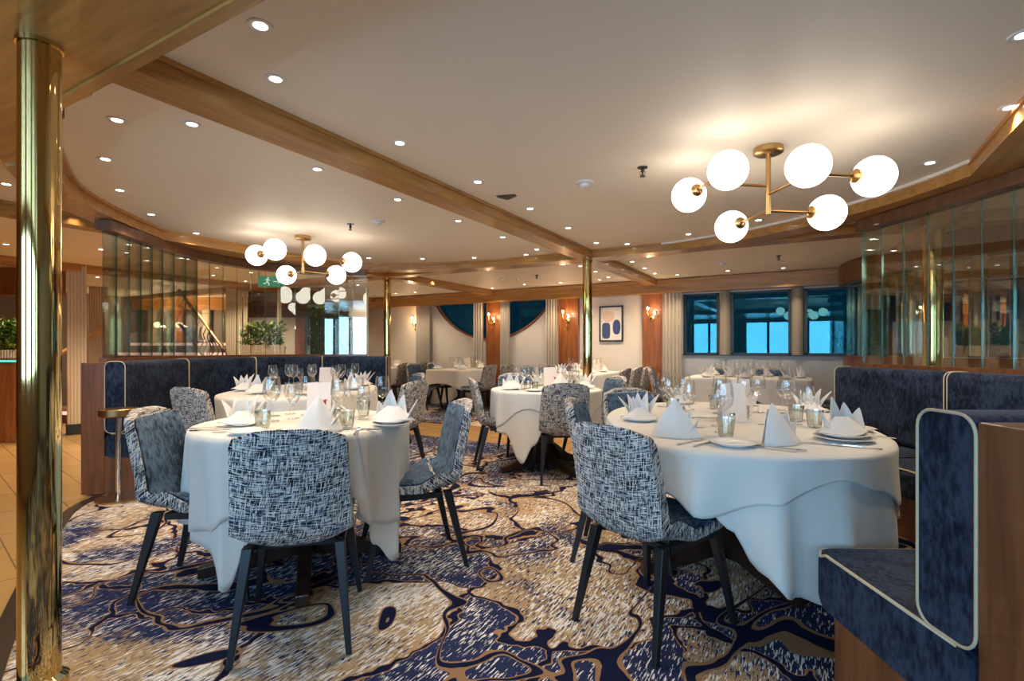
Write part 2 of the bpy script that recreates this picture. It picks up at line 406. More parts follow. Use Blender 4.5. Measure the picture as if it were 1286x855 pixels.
# beams
def beam(n, x0, x1, y0, y1, m):
    b = MB().box(x0, x1, y0, y1, BZ+.0015*(n-19), CZ+.02); struct('trim_%d' % n, b, m)
    e = MB()
    if m == 'beam_wood_long':
        for x in (x0, x1): e.box(x-.012, x+.012, y0, y1, CZ-.022, CZ+.01)
    else:
        for y in (y0, y1): e.box(x0, x1, y-.012, y+.012, CZ-.022, CZ+.01)
    struct('trim_%d' % (n+100), e, m)
for n, x in ((20, -8.6), (21, -5.43), (22, -2.265), (23, .93)): beam(n, x-.09, x+.09, .935, WY-.245, 'beam_wood_long')
for n, y in ((24, 5.7),): beam(n, A0, A1, y-.10, y+.10, 'beam_wood')
struct('trim_25', MB().box(-2.9, A1, BACK_Y, .93, BZ, CZ+.02), 'beam_wood')
struct('trim_26', MB().box(A0, -2.9, BACK_Y, 1.0, BZ+.003, CZ+.02), 'beam_wood')
struct('trim_27', MB().box(-2.9, A1, .90, .945, BZ-.012, BZ), 'beam_wood')
# curved rings round the two oval ceiling bays
ringL = catmull([(-2.55,.97),(-3.05,1.0),(-4.03,1.39),(-4.62,1.77),(-5.33,2.58),(-5.56,3.05),(-5.66,3.6),(-5.52,4.4),(-5.06,4.95),(-4.4,5.35),(-3.74,5.55),(-2.9,5.64),(-2.27,5.66)], 8)
cR = Vector((-1.8, 2.65))
ringR = [cR + 3.0*Vector((cos(R(a)), sin(R(a)))) for a in range(100, -41, -4)]
struct('trim_28', MB().strip(ringL, offset(ringL, .24), BZ+.009, CZ+.01), 'beam_wood')
struct('trim_29', MB().strip(offset(ringL, -.03), offset(ringL, .015), CZ-.02, CZ+.01), 'beam_wood')
struct('trim_30', MB().strip(ringR, offset(ringR, .24), BZ+.009, CZ+.01), 'beam_wood')
struct('trim_31', MB().strip(offset(ringR, -.03), offset(ringR, .015), CZ-.02, CZ+.01), 'ceiling_paint')

# ------------------------------------------------------------------ brass columns
def column(x, y, r, label):
    t_ = thing('brass_column', label, 'column', (x, y, 0), 0, 'polished brass columns')
    MB().lathe([(0,0),(r,0),(r,BZ),(0,BZ)], 40).build('shaft', 'brass', t_, smooth=40)
    MB().lathe([(r,0),(r+.02,0),(r+.02,.03),(r,.045)], 40).build('base_collar', 'brass', t_, smooth=40)
    MB().lathe([(r,BZ-.015),(r+.006,BZ-.015),(r+.006,BZ),(r,BZ)], 40).build('top_collar', 'brass', t_, smooth=40)
p = W(-1.60, 1.745); column(p.x, p.y, .0575, 'big polished brass column closest to us at the left edge')
column(-2.265, 5.7, .055, 'slim brass column in the middle of the room behind the centre table')
column(-5.43, 5.7, .055, 'slim brass column at the right end of the left booth')
column(.93, 5.7, .075, 'brass column seen through the glass panels on the right')

# ------------------------------------------------------------------ downlights
RING = [(.044,0),(.044,-.004),(.038,-.006),(.024,-.002),(.0225,-.001)]
dl_tree = None; dl_proto = None
def downlight(x, y, label, power=1.0):
    global dl_proto, dl_tree
    if dl_proto is None:
        dl_proto = thing('downlight', label, 'ceiling light', (x, y, CZ), 0, 'recessed ceiling downlights')
        MB().lathe(RING, 24).build('trim_ring', 'white_plastic', dl_proto, smooth=50)
        MB().lathe([(.0235,-.0025),(.015,-.003),(0,-.003)], 20).build('lens', 'downlight_glow', dl_proto)
        ld = bpy.data.lights.new('lamp', 'SPOT'); ld.energy = SPOT_POWER; ld.color = SPOT_COL; ld.spot_size = R(125); ld.spot_blend = .7; ld.shadow_soft_size = .03
        lo = bpy.data.objects.new('lamp', ld); COL.objects.link(lo); lo.parent = dl_proto; lo.location = (0,0,-.03)
        dl_tree = tree_of(dl_proto); return dl_proto
    o = dup(dl_proto, dl_tree, (x, y, CZ), 0, label)
    if power != 1:
        for c in o.children_recursive if False else [q for q in bpy.data.objects if q.parent == o and q.type == 'LIGHT']: c.data = c.data.copy(); c.data.energy *= power
    return o
ROWS = [
 ('in the row along the right side of the long beam', [(327,32),(346,99),(502,179.5),(600,228.3),(665.6,262),(713.5,286.2),(749,304.8)]),
 ('in the curved row inside the right oval ceiling', [(1285.7,43.5),(1268,134.7),(1168,204.4),(952.6,276.4),(864.7,293.8),(787.6,306.3)]),
 ('in the row along the left side of the long beam', [(241,155.7),(398.5,212.4),(499.4,250.4),(575.5,277.3),(631.3,297.7),(673.9,313)]),
 ('in the curved row inside the left oval ceiling', [(147,150.5),(132.4,199.6),(150.4,238.6),(189.8,269),(246.4,292.7),(316.6,309.4),(463,323.8),(530.5,324.9),(595.5,323.4),(660.6,319.6)]),
 ('in the strip of ceiling before the square windows', [(794,328.4),(809.5,336.4),(822.5,343.2),(850.6,345),(914,340),(983.6,336.3)]),
 ('in the strip of ceiling before the round window', [(728.8,334),(703.7,354.7),(658.5,357),(618,361.5),(593.8,360),(569.5,355.6),(542.6,350.3)]),
 ('in the small ceiling bay right of the centre column', [(748,340.9),(764,348),(752.8,351.2)]),
 ('beyond the left slim brass column', [(477,339.7),(521.4,366.8),(497,368)]),
 ('over the lobby on the far left', [(8,231),(92,268),(127,313),(162,307),(187,311),(160,317),(228,324),(237,325)]),
]
for where, pts in ROWS:
    for i, (px, py) in enumerate(pts):
        p = PXZ(px, py, CZ); downlight(p.x, p.y, 'small round downlight, %s nearest %s' % (ORD[i] if i else 'the', where))
# added downlights that brighten the dim lobby, where none are in view
for i, (p_, d_) in enumerate([((-5.5,5.6),'far left planter at the edge of the view'),((-6.6,6.4),'bar front at the far left'),((-5.4,4.6),'tiled floor left of the booth'),((-4.5,8.7),'planter niche behind the left glass'),((-3.3,8.8),'ivy mirror behind the left glass'),((-3.9,7.7),'exit sign behind the left glass'),((-6.6,8.2),'left half of the lobby stair'),((-5.6,8.6),'right half of the lobby stair'),((-6.3,10.2),'landing above the lobby stair'),((-7.6,10.4),'left end of the landing above the stair')]):
    q_ = W(*p_); downlight(q_.x, q_.y, 'added round downlight over the ' + d_, 2.6)
for i, (x, y) in enumerate([(1.9,5.0),(2.4,3.2),(2.6,6.9),(3.6,7.9),(1.8,7.4),(-10.2,6.2),(-10.6,3.4),(-9.4,7.9),(-11.6,5.0),(-8.0,4.6),(-7.4,3.4),(-7.0,6.6),(-9.4,5.2)]):  # more unseen downlights, added for light on the right side and lobby
    downlight(x, y, 'added round downlight over the %s' % ['seats behind the right booth','aisle right of the right booth','tables behind the right glass screen','far right window corner','windows behind the right glass screen','lobby by the stair landing','lobby on the left before the stair','far left corner of the wall','stair landing on the left','stair foot behind the left glass','lobby floor left of the left booth','planter behind the left glass','middle of the lobby stair'][i])

# ------------------------------------------------------------------ chandeliers
def chandelier(X, t, rot, label, s=1.0):
    p = W(X, t); T = thing('globe_chandelier', label, 'chandelier', (p.x, p.y, CZ), R(30)+rot, 'six globe brass chandeliers')
    MB().lathe([(0,0),(.078,0),(.078,-.028),(.07,-.034),(0,-.034)], 32).build('canopy', 'brass_satin', T, smooth=40)
    MB().tube([(0,0,-.03),(0,0,-.375)], .0135, 16).build('stem', 'brass_satin', T, smooth=50)
    r = .100
    P_ = Vector((-.12,.993,0)); Q_ = Vector((.993,.12,0))
    def globe(c, frm):
        c = Vector(c); d = (Vector(frm) - c).normalized()
        g = bm_sphere(r, c).build('globe', 'globe_glow', T, smooth=180)
        MB().lathe([(0,r-.012),(.036,r-.012),(.036,r+.004),(.02,r+.016),(0,r+.018)], 24, c, d).build('globe_cap', 'brass_satin', g, smooth=40)
    def arm(pts): MB().tube(pts, .0085, 12).build('arm', 'brass_satin', T, smooth=50)
    zA, zB, zC = -.215, -.262, -.355
    e = -Q_*.365 + Vector((0,0,zA)); arm([(0,0,zA), e]); a, b = e - P_*.11, e + P_*.115; arm([a, b]); globe(e - P_*.215, e); globe(e + P_*.22, e)
    e = -P_*.345 + Vector((0,0,zB)) + Q_*.11; arm([(0,0,zB), -P_*.345 + Vector((0,0,zB))]); arm([e - Q_*.25, e + Q_*.13]); globe(e - Q_*.16, (0,0,zB)) if False else globe(-P_*.345 - Q_*.09 - P_*.10 + Vector((0,0,zB)), -P_*.2 - Q_*.05 + Vector((0,0,zB))); globe(e + Q_*.235, e)
    e = P_*.385 + Vector((0,0,zC)); arm([(0,0,zC), P_*.28 + Vector((0,0,zC))]); globe(e, (0,0,zC))
    e = Q_*.36 + Vector((0,0,zC)); arm([(0,0,zC), Q_*.26 + Vector((0,0,zC))]); globe(e, (0,0,zC))
    return T
def bm_sphere(r, c, nu=32, nv=18):
    m_ = MB(); m_.lathe([(r*sin(pi*j/(nv-1)), -r*cos(pi*j/(nv-1))) for j in range(nv)], nu, c); return m_
chandelier(1.448, 2.91, 0, 'large six globe brass chandelier lit over the right table')
chandelier(-2.11, 5.2, R(40), 'smaller looking six globe brass chandelier over the left booth')

# ceiling fittings
def sprinkler(px, py, label):
    p = PXZ(px, py, CZ-.02); T = thing('sprinkler', label, 'sprinkler', (p.x, p.y, CZ), 0, 'ceiling sprinklers')
    MB().lathe([(0,0),(.032,0),(.03,-.006),(0,-.007)], 20).build('escutcheon', 'dark_metal', T, smooth=40)
    MB().lathe([(.01,-.006),(.01,-.03),(.006,-.032),(.005,-.05),(0,-.05)], 12).tube([(-.014,0,-.022),(-.016,0,-.04),(-.004,0,-.055)], .0025, 6).tube([(.014,0,-.022),(.016,0,-.04),(.004,0,-.055)], .0025, 6).build('head', 'dark_metal', T)
    MB().lathe([(0,-.056),(.018,-.056),(.018,-.059),(0,-.059)], 14).build('deflector', 'dark_metal', T)
sprinkler(807, 214, 'dark fire sprinkler left of the large globe chandelier')
sprinkler(440, 284, 'dark fire sprinkler right of the booth chandelier')
sprinkler(978, 323, 'dark fire sprinkler near the square windows')
sprinkler(674, 347, 'dark fire sprinkler before the round window')
def detector(px, py, label, r=.062):
    p = PXZ(px, py, CZ); T = thing('ceiling_speaker', label, 'detector', (p.x, p.y, CZ), 0, 'round ceiling fittings')
    MB().lathe([(0,0),(r,0),(r,-.008),(r*.8,-.014),(0,-.015)], 28).build('base', 'white_plastic', T, smooth=40)
    MB().lathe([(r*.55,-.014),(r*.5,-.03),(r*.3,-.036),(0,-.036)], 24).build('sensor_cap', 'white_plastic', T, smooth=40)
detector(734, 229, 'white smoke detector between the long beam and the large chandelier')
detector(475, 277, 'pale smoke detector in the left oval ceiling near the booth chandelier')
detector(907, 330, 'pale smoke detector in the strip of ceiling before the windows')
detector(630, 350, 'pale round detector right of its twin before the round window', .05)
detector(651, 350.5, 'pale round detector nearest the sprinkler before the round window', .05)
p = PXZ(636, 246, CZ); T = thing('ceiling_camera', 'grey angular ceiling bracket beside the long beam', 'bracket', (p.x, p.y, CZ), R(15))
MB().add([(-.075,-.03,0),(.0,-.03,-.022),(.075,-.03,0),(-.075,.03,0),(.0,.03,-.022),(.075,.03,0)], [(0,1,4,3),(1,2,5,4),(0,2,1),(3,4,5),(0,3,5,2)]).build('housing', 'dark_metal', T)

# ------------------------------------------------------------------ chairs
def lerp(a, b, u): return a + (b - a)*u
def profile(pts):
    q = catmull(pts, 6); L = [0]
    for i in range(1, len(q)): L.append(L[-1] + (q[i]-q[i-1]).length)
    def f(v):
        s = v*L[-1]
        for i in range(1, len(q)):
            if L[i] >= s - 1e-9:
                u = (s - L[i-1])/max(L[i]-L[i-1], 1e-9); return q[i-1].lerp(q[i], u)
        return q[-1]
    return f
O_P = profile([(.245,.415),(.12,.398),(-.10,.390),(-.185,.405),(-.232,.46),(-.262,.58),(-.295,.73),(-.322,.862)])
I_P = profile([(.248,.445),(.12,.438),(-.08,.432),(-.150,.450),(-.190,.50),(-.218,.60),(-.250,.74),(-.282,.852)])
def chair_w(v):       # half width along the shell
    w = .218 if v < .5 else lerp(.218, .199, (v-.5)/.5)
    if v < .08: w -= .02*(1 - v/.08)**2
    if .3 < v < .5: w -= .012*sin(pi*(v-.3)/.2)
    if v > .915: w -= .055*((v-.915)/.085)**3
    return w
def wrap(u, v, p, depth=0):
    x = (2*u-1); w = chair_w(v); k = min(max((v-.42)/.25, 0), 1)
    y = p.x + .034*k*abs(x)**2.4; b_ = max(0, 1 - abs(v-.43)/.15); z = p.y + (1-k)*.014*abs(x)**3 + .055*b_*b_*(3-2*b_)*abs(x)**3.2 - (.018*abs(x)**4 if v > .97 else 0)
    return (x*w, y, z)
def make_chair(label):
    T = thing('dining_chair', label, 'chair', (0,0,0), 0, 'tweed backed dining chairs')
    MB().solid(15, 30, lambda u, v: wrap(u, v, O_P(v)), lambda u, v: wrap(u, v, I_P(v))).build('shell', 'tweed', T, smooth=70, bevel=.012)
    def pad(v0, v1, th, name):
        def top(u, v):
            vv = lerp(v0, v1, v); x = 2*u-1; k = (1-abs(x)**8)*(1-abs(2*v-1)**10); p = I_P(vv); q = I_P(min(vv+.01, 1)); r0 = I_P(max(vv-.01, 0))
            tg = (q-r0).normalized(); n = Vector((tg.y, -tg.x))*-1
            n = n if n.x + n.y > 0 else -n
            p2 = p + n*(th*(.35+.65*k)); b = wrap(.5+(u-.5)*.93, vv, p2); return b
        def bot(u, v): vv = lerp(v0, v1, v); return wrap(.5+(u-.5)*.93, vv, I_P(vv))
        MB().solid(13, 14, top, bot).build(name, 'chair_velvet', T, smooth=60)
    pad(.015, .43, .034, 'seat'); pad(.455, .965, .022, 'backrest')
    for sx in (-1, 1):
        for (p0, p1) in (((.165,-.15,.40), (.205,-.245,0)), ((.17,.185,.41), (.222,.262,0))):
            a = Vector((p0[0]*sx, p0[1], p0[2])); b = Vector((p1[0]*sx, p1[1], 0)); m_ = MB()
            vs = [];
            for (c, h) in ((b, .0105), (a, .019)): vs += [(c.x-h, c.y-h*1.15, c.z), (c.x+h, c.y-h*1.15, c.z), (c.x+h, c.y+h*1.15, c.z), (c.x-h, c.y+h*1.15, c.z)]
            m_.add(vs, [(3,2,1,0),(4,5,6,7),(0,1,5,4),(1,2,6,5),(2,3,7,6),(3,0,4,7)]).build('leg', 'black_metal', T, bevel=.003)
    f = MB()
    for sx in (-1, 1): f.box(sx*.168-.011, sx*.168+.011, -.115, .19, .366, .395)
    f.box(-.168, .168, -.115, -.09, .372, .392); f.box(-.168, .168, .17, .195, .37, .40); f.build('seat_frame', 'black_metal', T)
    return T
chair0 = None
def chair(X, t, fx, ft, label):
    global chair0, chair_tree
    p = W(X, t); rz = yaw_of(fx, ft)
    if chair0 is None:
        chair0 = make_chair(label); chair_tree = tree_of(chair0); chair0.location = (p.x, p.y, 0); chair0.rotation_euler.z = rz; return chair0
    return dup(chair0, chair_tree, (p.x, p.y, 0), rz, label)
chair(-.872, 2.13, -.24, .97, 'tweed backed chair with its back to us at the front left table')
chair(-.54, 2.83, -.94, -.34, 'chair at the right side of the front left table, blue seat facing left')
chair(-1.49, 2.54, .995, .10, 'chair at the left side of the front left table, seat turned right')
chair(.585, 2.165, .79, .61, 'tweed backed chair nearest us at the front right table')
chair(.62, 2.89, .95, -.31, 'chair at the left side of the front right table, behind the nearest one')
chair(.93, 3.48, .35, -.94, 'dark blue chair facing us at the far left end of the front right table')
chair(.43, 4.58, -.08, 1, 'tweed backed chair with its back to us at the centre table')
chair(-.11, 5.06, .98, .12, 'chair in profile at the left side of the centre table')
chair(.84, 5.3, -.95, -.3, 'blue faced chair at the right side of the centre table')
chair(.10, 5.72, .25, -.97, 'chair facing us behind the centre table')
chair(-2.33, 4.12, .42, .9, 'tweed chair with its back to us at the left end of the booth table')
chair(-1.12, 4.80, -.92, .38, 'tweed chair turned away at the right end of the booth table')
chair(-1.33, 5.9, -.85, -.5, 'dark blue chair facing left behind the right end of the booth table')

# ------------------------------------------------------------------ tables and cloths
def outline(kind, rx, ry, n=2.0):
    def f(th):
        c, s = cos(th), sin(th); k = (abs(c/rx)**n + abs(s/ry)**n)**(-1/n); return Vector((k*c, k*s))
    return f
def periodic(ctrl):
    ctrl = sorted((a % 360, d) for a, d in ctrl)
    def f(th):
        a = math.degrees(th) % 360; n = len(ctrl)
        for i in range(n):
            a0, d0 = ctrl[i]; a1, d1 = ctrl[(i+1) % n]; span = (a1 - a0) % 360 or 360; off = (a - a0) % 360
            if off <= span:
                u = off/span; u = u*u*(3-2*u); return d0 + (d1-d0)*u
        return ctrl[0][1]
    return f
def square_drop(r, h, rot, cap=.69):
    def f(th):
        a = th - rot; rr = h/max(abs(cos(a)), abs(sin(a))); return min(max(rr - r, .05), cap)
    return f
def cloth(T_loc, rz, ofn, drop, ztop, label, amp=.03, folds=11, seed=1, out=.0, flare=.0, name='tablecloth', group='white tablecloths', thick=.003):
    rnd = random.Random(seed); ph = [rnd.uniform(0, 6.28) for _ in range(4)]
    NA, NR = 224, 16
    def fold(th):
        w_ = th + .16*sin(2*th+ph[1]) + .10*sin(3*th+ph[0])
        a = 1 - 2*abs(sin(folds*w_/2 + ph[0])); a2 = 1 - 2*abs(sin((folds*.62)*w_ + ph[3])) if False else sin(3*th + ph[3]); b = sin((folds+4)*w_ + ph[2])
        return a*(.62+.38*sin(2*th+ph[3])) + .22*b + .3*a2
    def nrm(th):
        d = ofn(th+.03) - ofn(th-.03); return Vector((d.y, -d.x)).normalized()
    m_ = MB()
    rows = []
    for k in (0.02, .4, .8, .97): rows.append(('t', k))
    rows.append(('e', 0))
    for j in range(1, NR+1): rows.append(('d', j/NR))
    def fn(i, j):
        th = 2*pi*i; kind, v = rows[round(j*(len(rows)-1))]; p = ofn(th); n = nrm(th)
        if kind == 't': return (p.x*v, p.y*v, ztop)
        if kind == 'e': q = p + n*(.004+out); return (q.x, q.y, ztop-.006)
        d = drop(th); s = v
        zz = ztop - .006 - d*s; dd = d*s
        k = min(dd/.3, 1.5); q = p + n*(.010 + out + flare*k + amp*k*fold(th)) if amp else p
        return (q.x, q.y, zz)
    m_.grid(NA, len(rows), fn, wrap=True)
    o = m_.build(name, 'linen', None, smooth=180, loc=T_loc, rz=rz, solidify=thick)
    return tag(o, label, 'tablecloth', group)
def table(loc, rz, ofn, ztop, label, feet=.42, narms=4, rot=0, name='pedestal_table'):
    T = thing(name, label, 'table', loc, rz, 'dark wood pedestal tables')
    pts = [tuple(ofn(2*pi*i/64)*.985) for i in range(64)]
    MB().prism(pts, ztop-.03, ztop-.004).build('tabletop', 'dark_wood', T)
    MB().lathe([(0,ztop-.03),(.18,ztop-.03),(.17,ztop-.06),(.07,ztop-.09),(.055,.45),(.075,.3),(.085,.14),(.06,.09),(0,.09)], 20).build('pedestal', 'dark_wood', T, smooth=40)
    for k in range(narms):
        a = rot + 2*pi*k/narms; d = Vector((cos(a), sin(a))); n = Vector((-d.y, d.x)); vs = []
        prof_ = [(.04,.06,.26,.034),(.13,.05,.2,.034),(.24,.03,.115,.032),(feet*.8,.012,.07,.03),(feet,.0,.055,.03)]
        for (r, z0, z1, h) in prof_:
            for (sg, z) in ((-1,z0),(1,z0),(1,z1),(-1,z1)): q = d*r + n*h*sg; vs.append((q.x, q.y, z))
        fs = [(0,1,2,3), tuple(4*4+i for i in (3,2,1,0))] + [(4*i+j, 4*i+(j+1)%4, 4*(i+1)+(j+1)%4, 4*(i+1)+j) for i in range(4) for j in range(4)]
        MB().add(vs, fs).build('foot', 'dark_wood', T, bevel=.006)
    return T
C30 = R(30)
def at(X, t): p = W(X, t); return (p.x, p.y, 0)
ZT = .757
# front left round table
T1 = (-1.10, 2.75); f1 = outline('r', .525, .525)
table(at(*T1), C30, f1, ZT, 'round pedestal table under white cloth at the front left', .5, 4, R(20))
d1 = square_drop(.57, .96, R(-15+45))
cloth(at(*T1), C30, f1, periodic([(-107,.67),(-97,.46),(-87,.28),(-55,.27),(-42,.40),(-31,.55),(-20,.66),(-9,.52),(8,.42),(45,.45),(70,.62),(95,.42),(140,.44),(165,.6),(-170,.43),(-135,.43),(-118,.54)]), ZT, 'white cloth with long corners draped over the front left round table', .036, 15, 3, .0)
cloth(at(*T1), C30, f1, periodic([(180,.40),(-150,.43),(-122,.43),(-100,.34),(-86,.25),(-55,.26),(-38,.43),(-22,.47),(-5,.40),(25,.28),(70,.42),(110,.3),(150,.36)]), ZT+.004, 'white top cloth over the longer cloth on the front left table', .036, 15, 3, .008, name='overlay_cloth')
# front right oval table
T2c = (1.15, 2.76); f2 = outline('o', 1.03, .62, 2.3)
# its long axis runs along the room's depth: work in viewpoint angles through a rotated outline
_ctl = [(-133,.85),(-116,.91),(-99,.905),(-80,.87),(-59,.775),(-34,.66),(3,.67),(29,.88),(54,1.02),(87,1.0),(115,.82),(148,.65),(181,.60),(209,.72)]
_cr = [Vector((r_*cos(R(a_)), r_*sin(R(a_)))) for a_, r_ in _ctl]
_cv = catmull(_cr, 10, True); _cv = sorted((atan2(q.y, q.x) % (2*pi), q.length) for q in _cv)
def f2v(th):
    a = th % (2*pi); n = len(_cv)
    for i in range(n):
        a0, r0 = _cv[i]; a1, r1 = _cv[(i+1) % n]; sp = (a1-a0) % (2*pi); o = (a-a0) % (2*pi)
        if o <= sp: r_ = r0 + (r1-r0)*o/max(sp, 1e-9); return Vector((r_*cos(th), r_*sin(th)))
    return Vector((.8*cos(th), .8*sin(th)))
table(at(*T2c), C30, f2v, ZT, 'long oval pedestal table under white cloth in the right booth', .5, 4, R(15))
under = periodic([(-91,.53),(-99,.50),(-106,.41),(-112,.28),(-118,.18),(-132,.15),(-150,.18),(180,.35),(130,.4),(90,.35),(45,.4),(0,.4),(-40,.35),(-62,.30),(-76,.42)])
over = periodic([(-128,.19),(-117,.24),(-104,.17),(-88,.08),(-76,.14),(-62,.24),(-52,.26),(-35,.13),(0,.12),(45,.25),(90,.1),(135,.25),(170,.12),(-160,.14),(-142,.13)])
cloth(at(*T2c), C30, f2v, under, ZT, 'long white under cloth hanging in folds from the front right table', .038, 19, 5, 0, .01)
cloth(at(*T2c), C30, f2v, over, ZT+.004, 'white top cloth with lobed edge on the front right table', .038, 19, 5, .010, .01, name='overlay_cloth')
# centre round table
T3 = (.33, 5.0); f3 = outline('r', .52, .52)
table(at(*T3), C30, f3, ZT, 'round pedestal table under white cloth before the centre column', .5, 4, R(30))
cloth(at(*T3), C30, f3, periodic([(-117,.62),(-105,.45),(-93,.27),(-58,.27),(-43,.4),(-17,.55),(20,.3),(73,.5),(115,.3),(160,.45),(-165,.33),(-140,.38)]), ZT, 'long white cloth pointed at the front on the centre table', .02, 9, 4)
cloth(at(*T3), C30, f3, lambda th: .24 + .10*cos(4*(th-R(25))), ZT+.004, 'white top cloth on the centre table', .02, 9, 4, .006, name='overlay_cloth')
# booth table on the left
T5 = (-1.98, 4.92); f5 = outline('o', .62, .92, 2.3)
table(at(*T5), C30, f5, ZT, 'oval pedestal table under white cloth in the left booth', .5, 4, R(30))
cloth(at(*T5), C30, f5, lambda th: .3+.1*cos(4*th+.6), ZT, 'white cloth with soft folds on the left booth table', .02, 12, 9)
# far rectangular tables, set along the room axes
def rect_table(a, b, hw, hl, nm, lab, clab, seed):
    f = outline('s', hw, hl, 14)
    table((a, b, 0), 0, f, ZT, lab, .34, 4, R(45), nm)
    cloth((a, b, 0), 0, f, lambda th: .24+.16*abs(sin(2*th))**4, ZT, clab, .012, 10, seed, 0, .02)
rect_table(-5.74, 8.02, .37, .64, 'dining_table', 'rectangular table below the round window, its short side towards us', 'beige white cloth with square corners on the table below the round window', 11)
rect_table(-3.15, 7.85, .37, .72, 'dining_table', 'rectangular table behind the centre brass column by the picture wall', 'white cloth on the table behind the centre brass column', 12)
rect_table(-.72, 7.62, .75, .42, 'dining_table', 'table before the square windows behind the right oval table', 'white cloth on the table before the square windows', 13)
rect_table(-7.75, 8.0, .37, .6, 'dining_table', 'farthest rectangular table at the left end of the window wall', 'white cloth on the farthest left table', 14)
def chair_ab(a, b, rz, label):
    c = dup(chair0, chair_tree, (a, b, 0), rz, label); return c
Lf, Rt = R(90), R(-90)        # facing -x / +x
chair_ab(-5.12, 7.66, Lf, 'nearer tweed chair on the right of the table below the round window')
chair_ab(-5.12, 8.28, Lf, 'farther tweed chair on the right of the table below the round window')
chair_ab(-6.36, 7.66, Rt, 'nearer blue faced chair on the left of the table below the round window')
chair_ab(-6.36, 8.28, Rt, 'farther blue faced chair on the left of the table below the round window')
chair_ab(-2.55, 7.25, Lf, 'nearest of three tweed chairs in a row below the framed picture')
chair_ab(-2.55, 7.84, Lf, 'middle of three tweed chairs in a row below the framed picture')
chair_ab(-2.55, 8.40, Lf, 'farthest of three tweed chairs in a row below the framed picture')
chair_ab(-3.76, 7.45, Rt, 'blue faced chair left of the table behind the centre brass column')
chair_ab(-3.76, 8.1, Rt, 'farther blue faced chair left of the table behind the centre brass column')
chair_ab(-1.75, 7.62, R(-80), 'dark blue chair at the left end of the window table, nearest the curtain')
chair_ab(-1.18, 8.28, R(180), 'dark blue chair left of centre behind the window table')
chair_ab(-.5, 8.28, R(180), 'dark blue chair right of centre behind the window table')
chair_ab(.33, 7.75, R(95), 'dark blue chair at the right end of the window table by the grey wall')
chair_ab(-7.12, 7.7, Lf, 'nearer tweed chair on the right of the farthest left table')
chair_ab(-7.12, 8.25, Lf, 'farther tweed chair on the right of the farthest left table')
chair_ab(-8.35, 7.8, Rt, 'blue faced chair on the left of the farthest left table')

# ------------------------------------------------------------------ table settings
def wine_mesh(h=.215, r=.040):
    prof = [(0,.0015),(r*.92,.0015),(r*.92,.004),(r*.3,.007),(.0045,.014),(.0038,h*.42),(.008,h*.45),(r*.62,h*.51),(r*.93,h*.60),(r,h*.70),(r*.9,h*.88),(r*.82,h)]
    return MB().lathe(prof, 20)
PROTO = {}
def proto(key, maker):
    if key not in PROTO: PROTO[key] = maker()
    return PROTO[key]
LOG = {}
def place(key, maker, name, cat, X, t, table_key, desc, z=None, rz=0):
    p = W(X, t); z = ZT + .006 if z is None else z
    if key not in PROTO:
        o = maker(); PROTO[key] = (o, tree_of(o))
    else:
        src, tr = PROTO[key]; o = copy_tree(src, None, tr)
    o.location = (p.x, p.y, z); o.rotation_euler.z = rz; o['category'] = cat
    LOG.setdefault((desc, table_key), []).append(o); return o
def mk_wine(h=.215, r=.04): return lambda: wine_mesh(h, r).build('wine_glass', 'stemware', None, smooth=180)
def mk_tumbler():
    prof = [(0,.002),(.027,.002),(.030,.008),(.038,.085),(.0365,.085),(.029,.012),(0,.010)]
    return MB().lathe(prof, 48, rib=.025, ribn=12).build('tumbler', 'tumbler_glass', None, smooth=60)
def mk_plate(r):
    def f():
        prof = [(0,.004),(r*.58,.004),(r*.62,.001),(r*.66,.004),(r*.98,.014),(r,.0165),(r*.97,.0175),(r*.66,.0085),(r*.6,.007),(0,.007)]
        return MB().lathe(prof, 40).build('plate', 'porcelain', None, smooth=60)
    return f
def petal(m_, base, ang, lean, h, w, curl=.15, thick=.004, squash=1.0):
    # pointed folded leaf rising from the base with a crease down the middle
    d = Vector((cos(ang), sin(ang), 0)); sd = Vector((-d.y, d.x, 0)); b = Vector(base)
    def pt(u, v, off):
        x = 2*u-1; ww = w*(1-v)**.75*(1-.15*v); k = lean*v + curl*v*v
        q = b + sd*(x*ww) + d*(k*h + .35*ww*(1-abs(x)) + off) ; q.z += h*v*squash - .0*abs(x); return q
    m_.solid(7, 8, lambda u, v: tuple(pt(u, v*.985, 0)), lambda u, v: tuple(pt(u, v*.985, -thick)))
def mk_fan():
    m_ = MB()
    for i, a in enumerate((-62, -36, -12, 14, 40)):
        petal(m_, (.016*(2-i), .0, 0), R(90+a*1.3), .14 + .17*abs(i-2), .14 - .010*abs(i-1.4), .046, .28)
        if i % 2: petal(m_, (.02*(2-i), -.012, 0), R(80+a*1.4), .10, .115, .042, .2)
    # broad folded skirt in front
    def sk(u, v, off):
        a = lerp(R(185), R(355), u); r = lerp(.105, .02, v**.8); z = lerp(.0, .055, v**1.1) + .008*sin(9*u)*(1-v)
        return (r*cos(a)*1.05, r*sin(a)*.8 + .0, z + off)
    m_.solid(15, 8, lambda u, v: sk(u, v, .004), lambda u, v: sk(u, v, 0))
    return m_.build('napkin', 'napkin_linen', None, smooth=35)
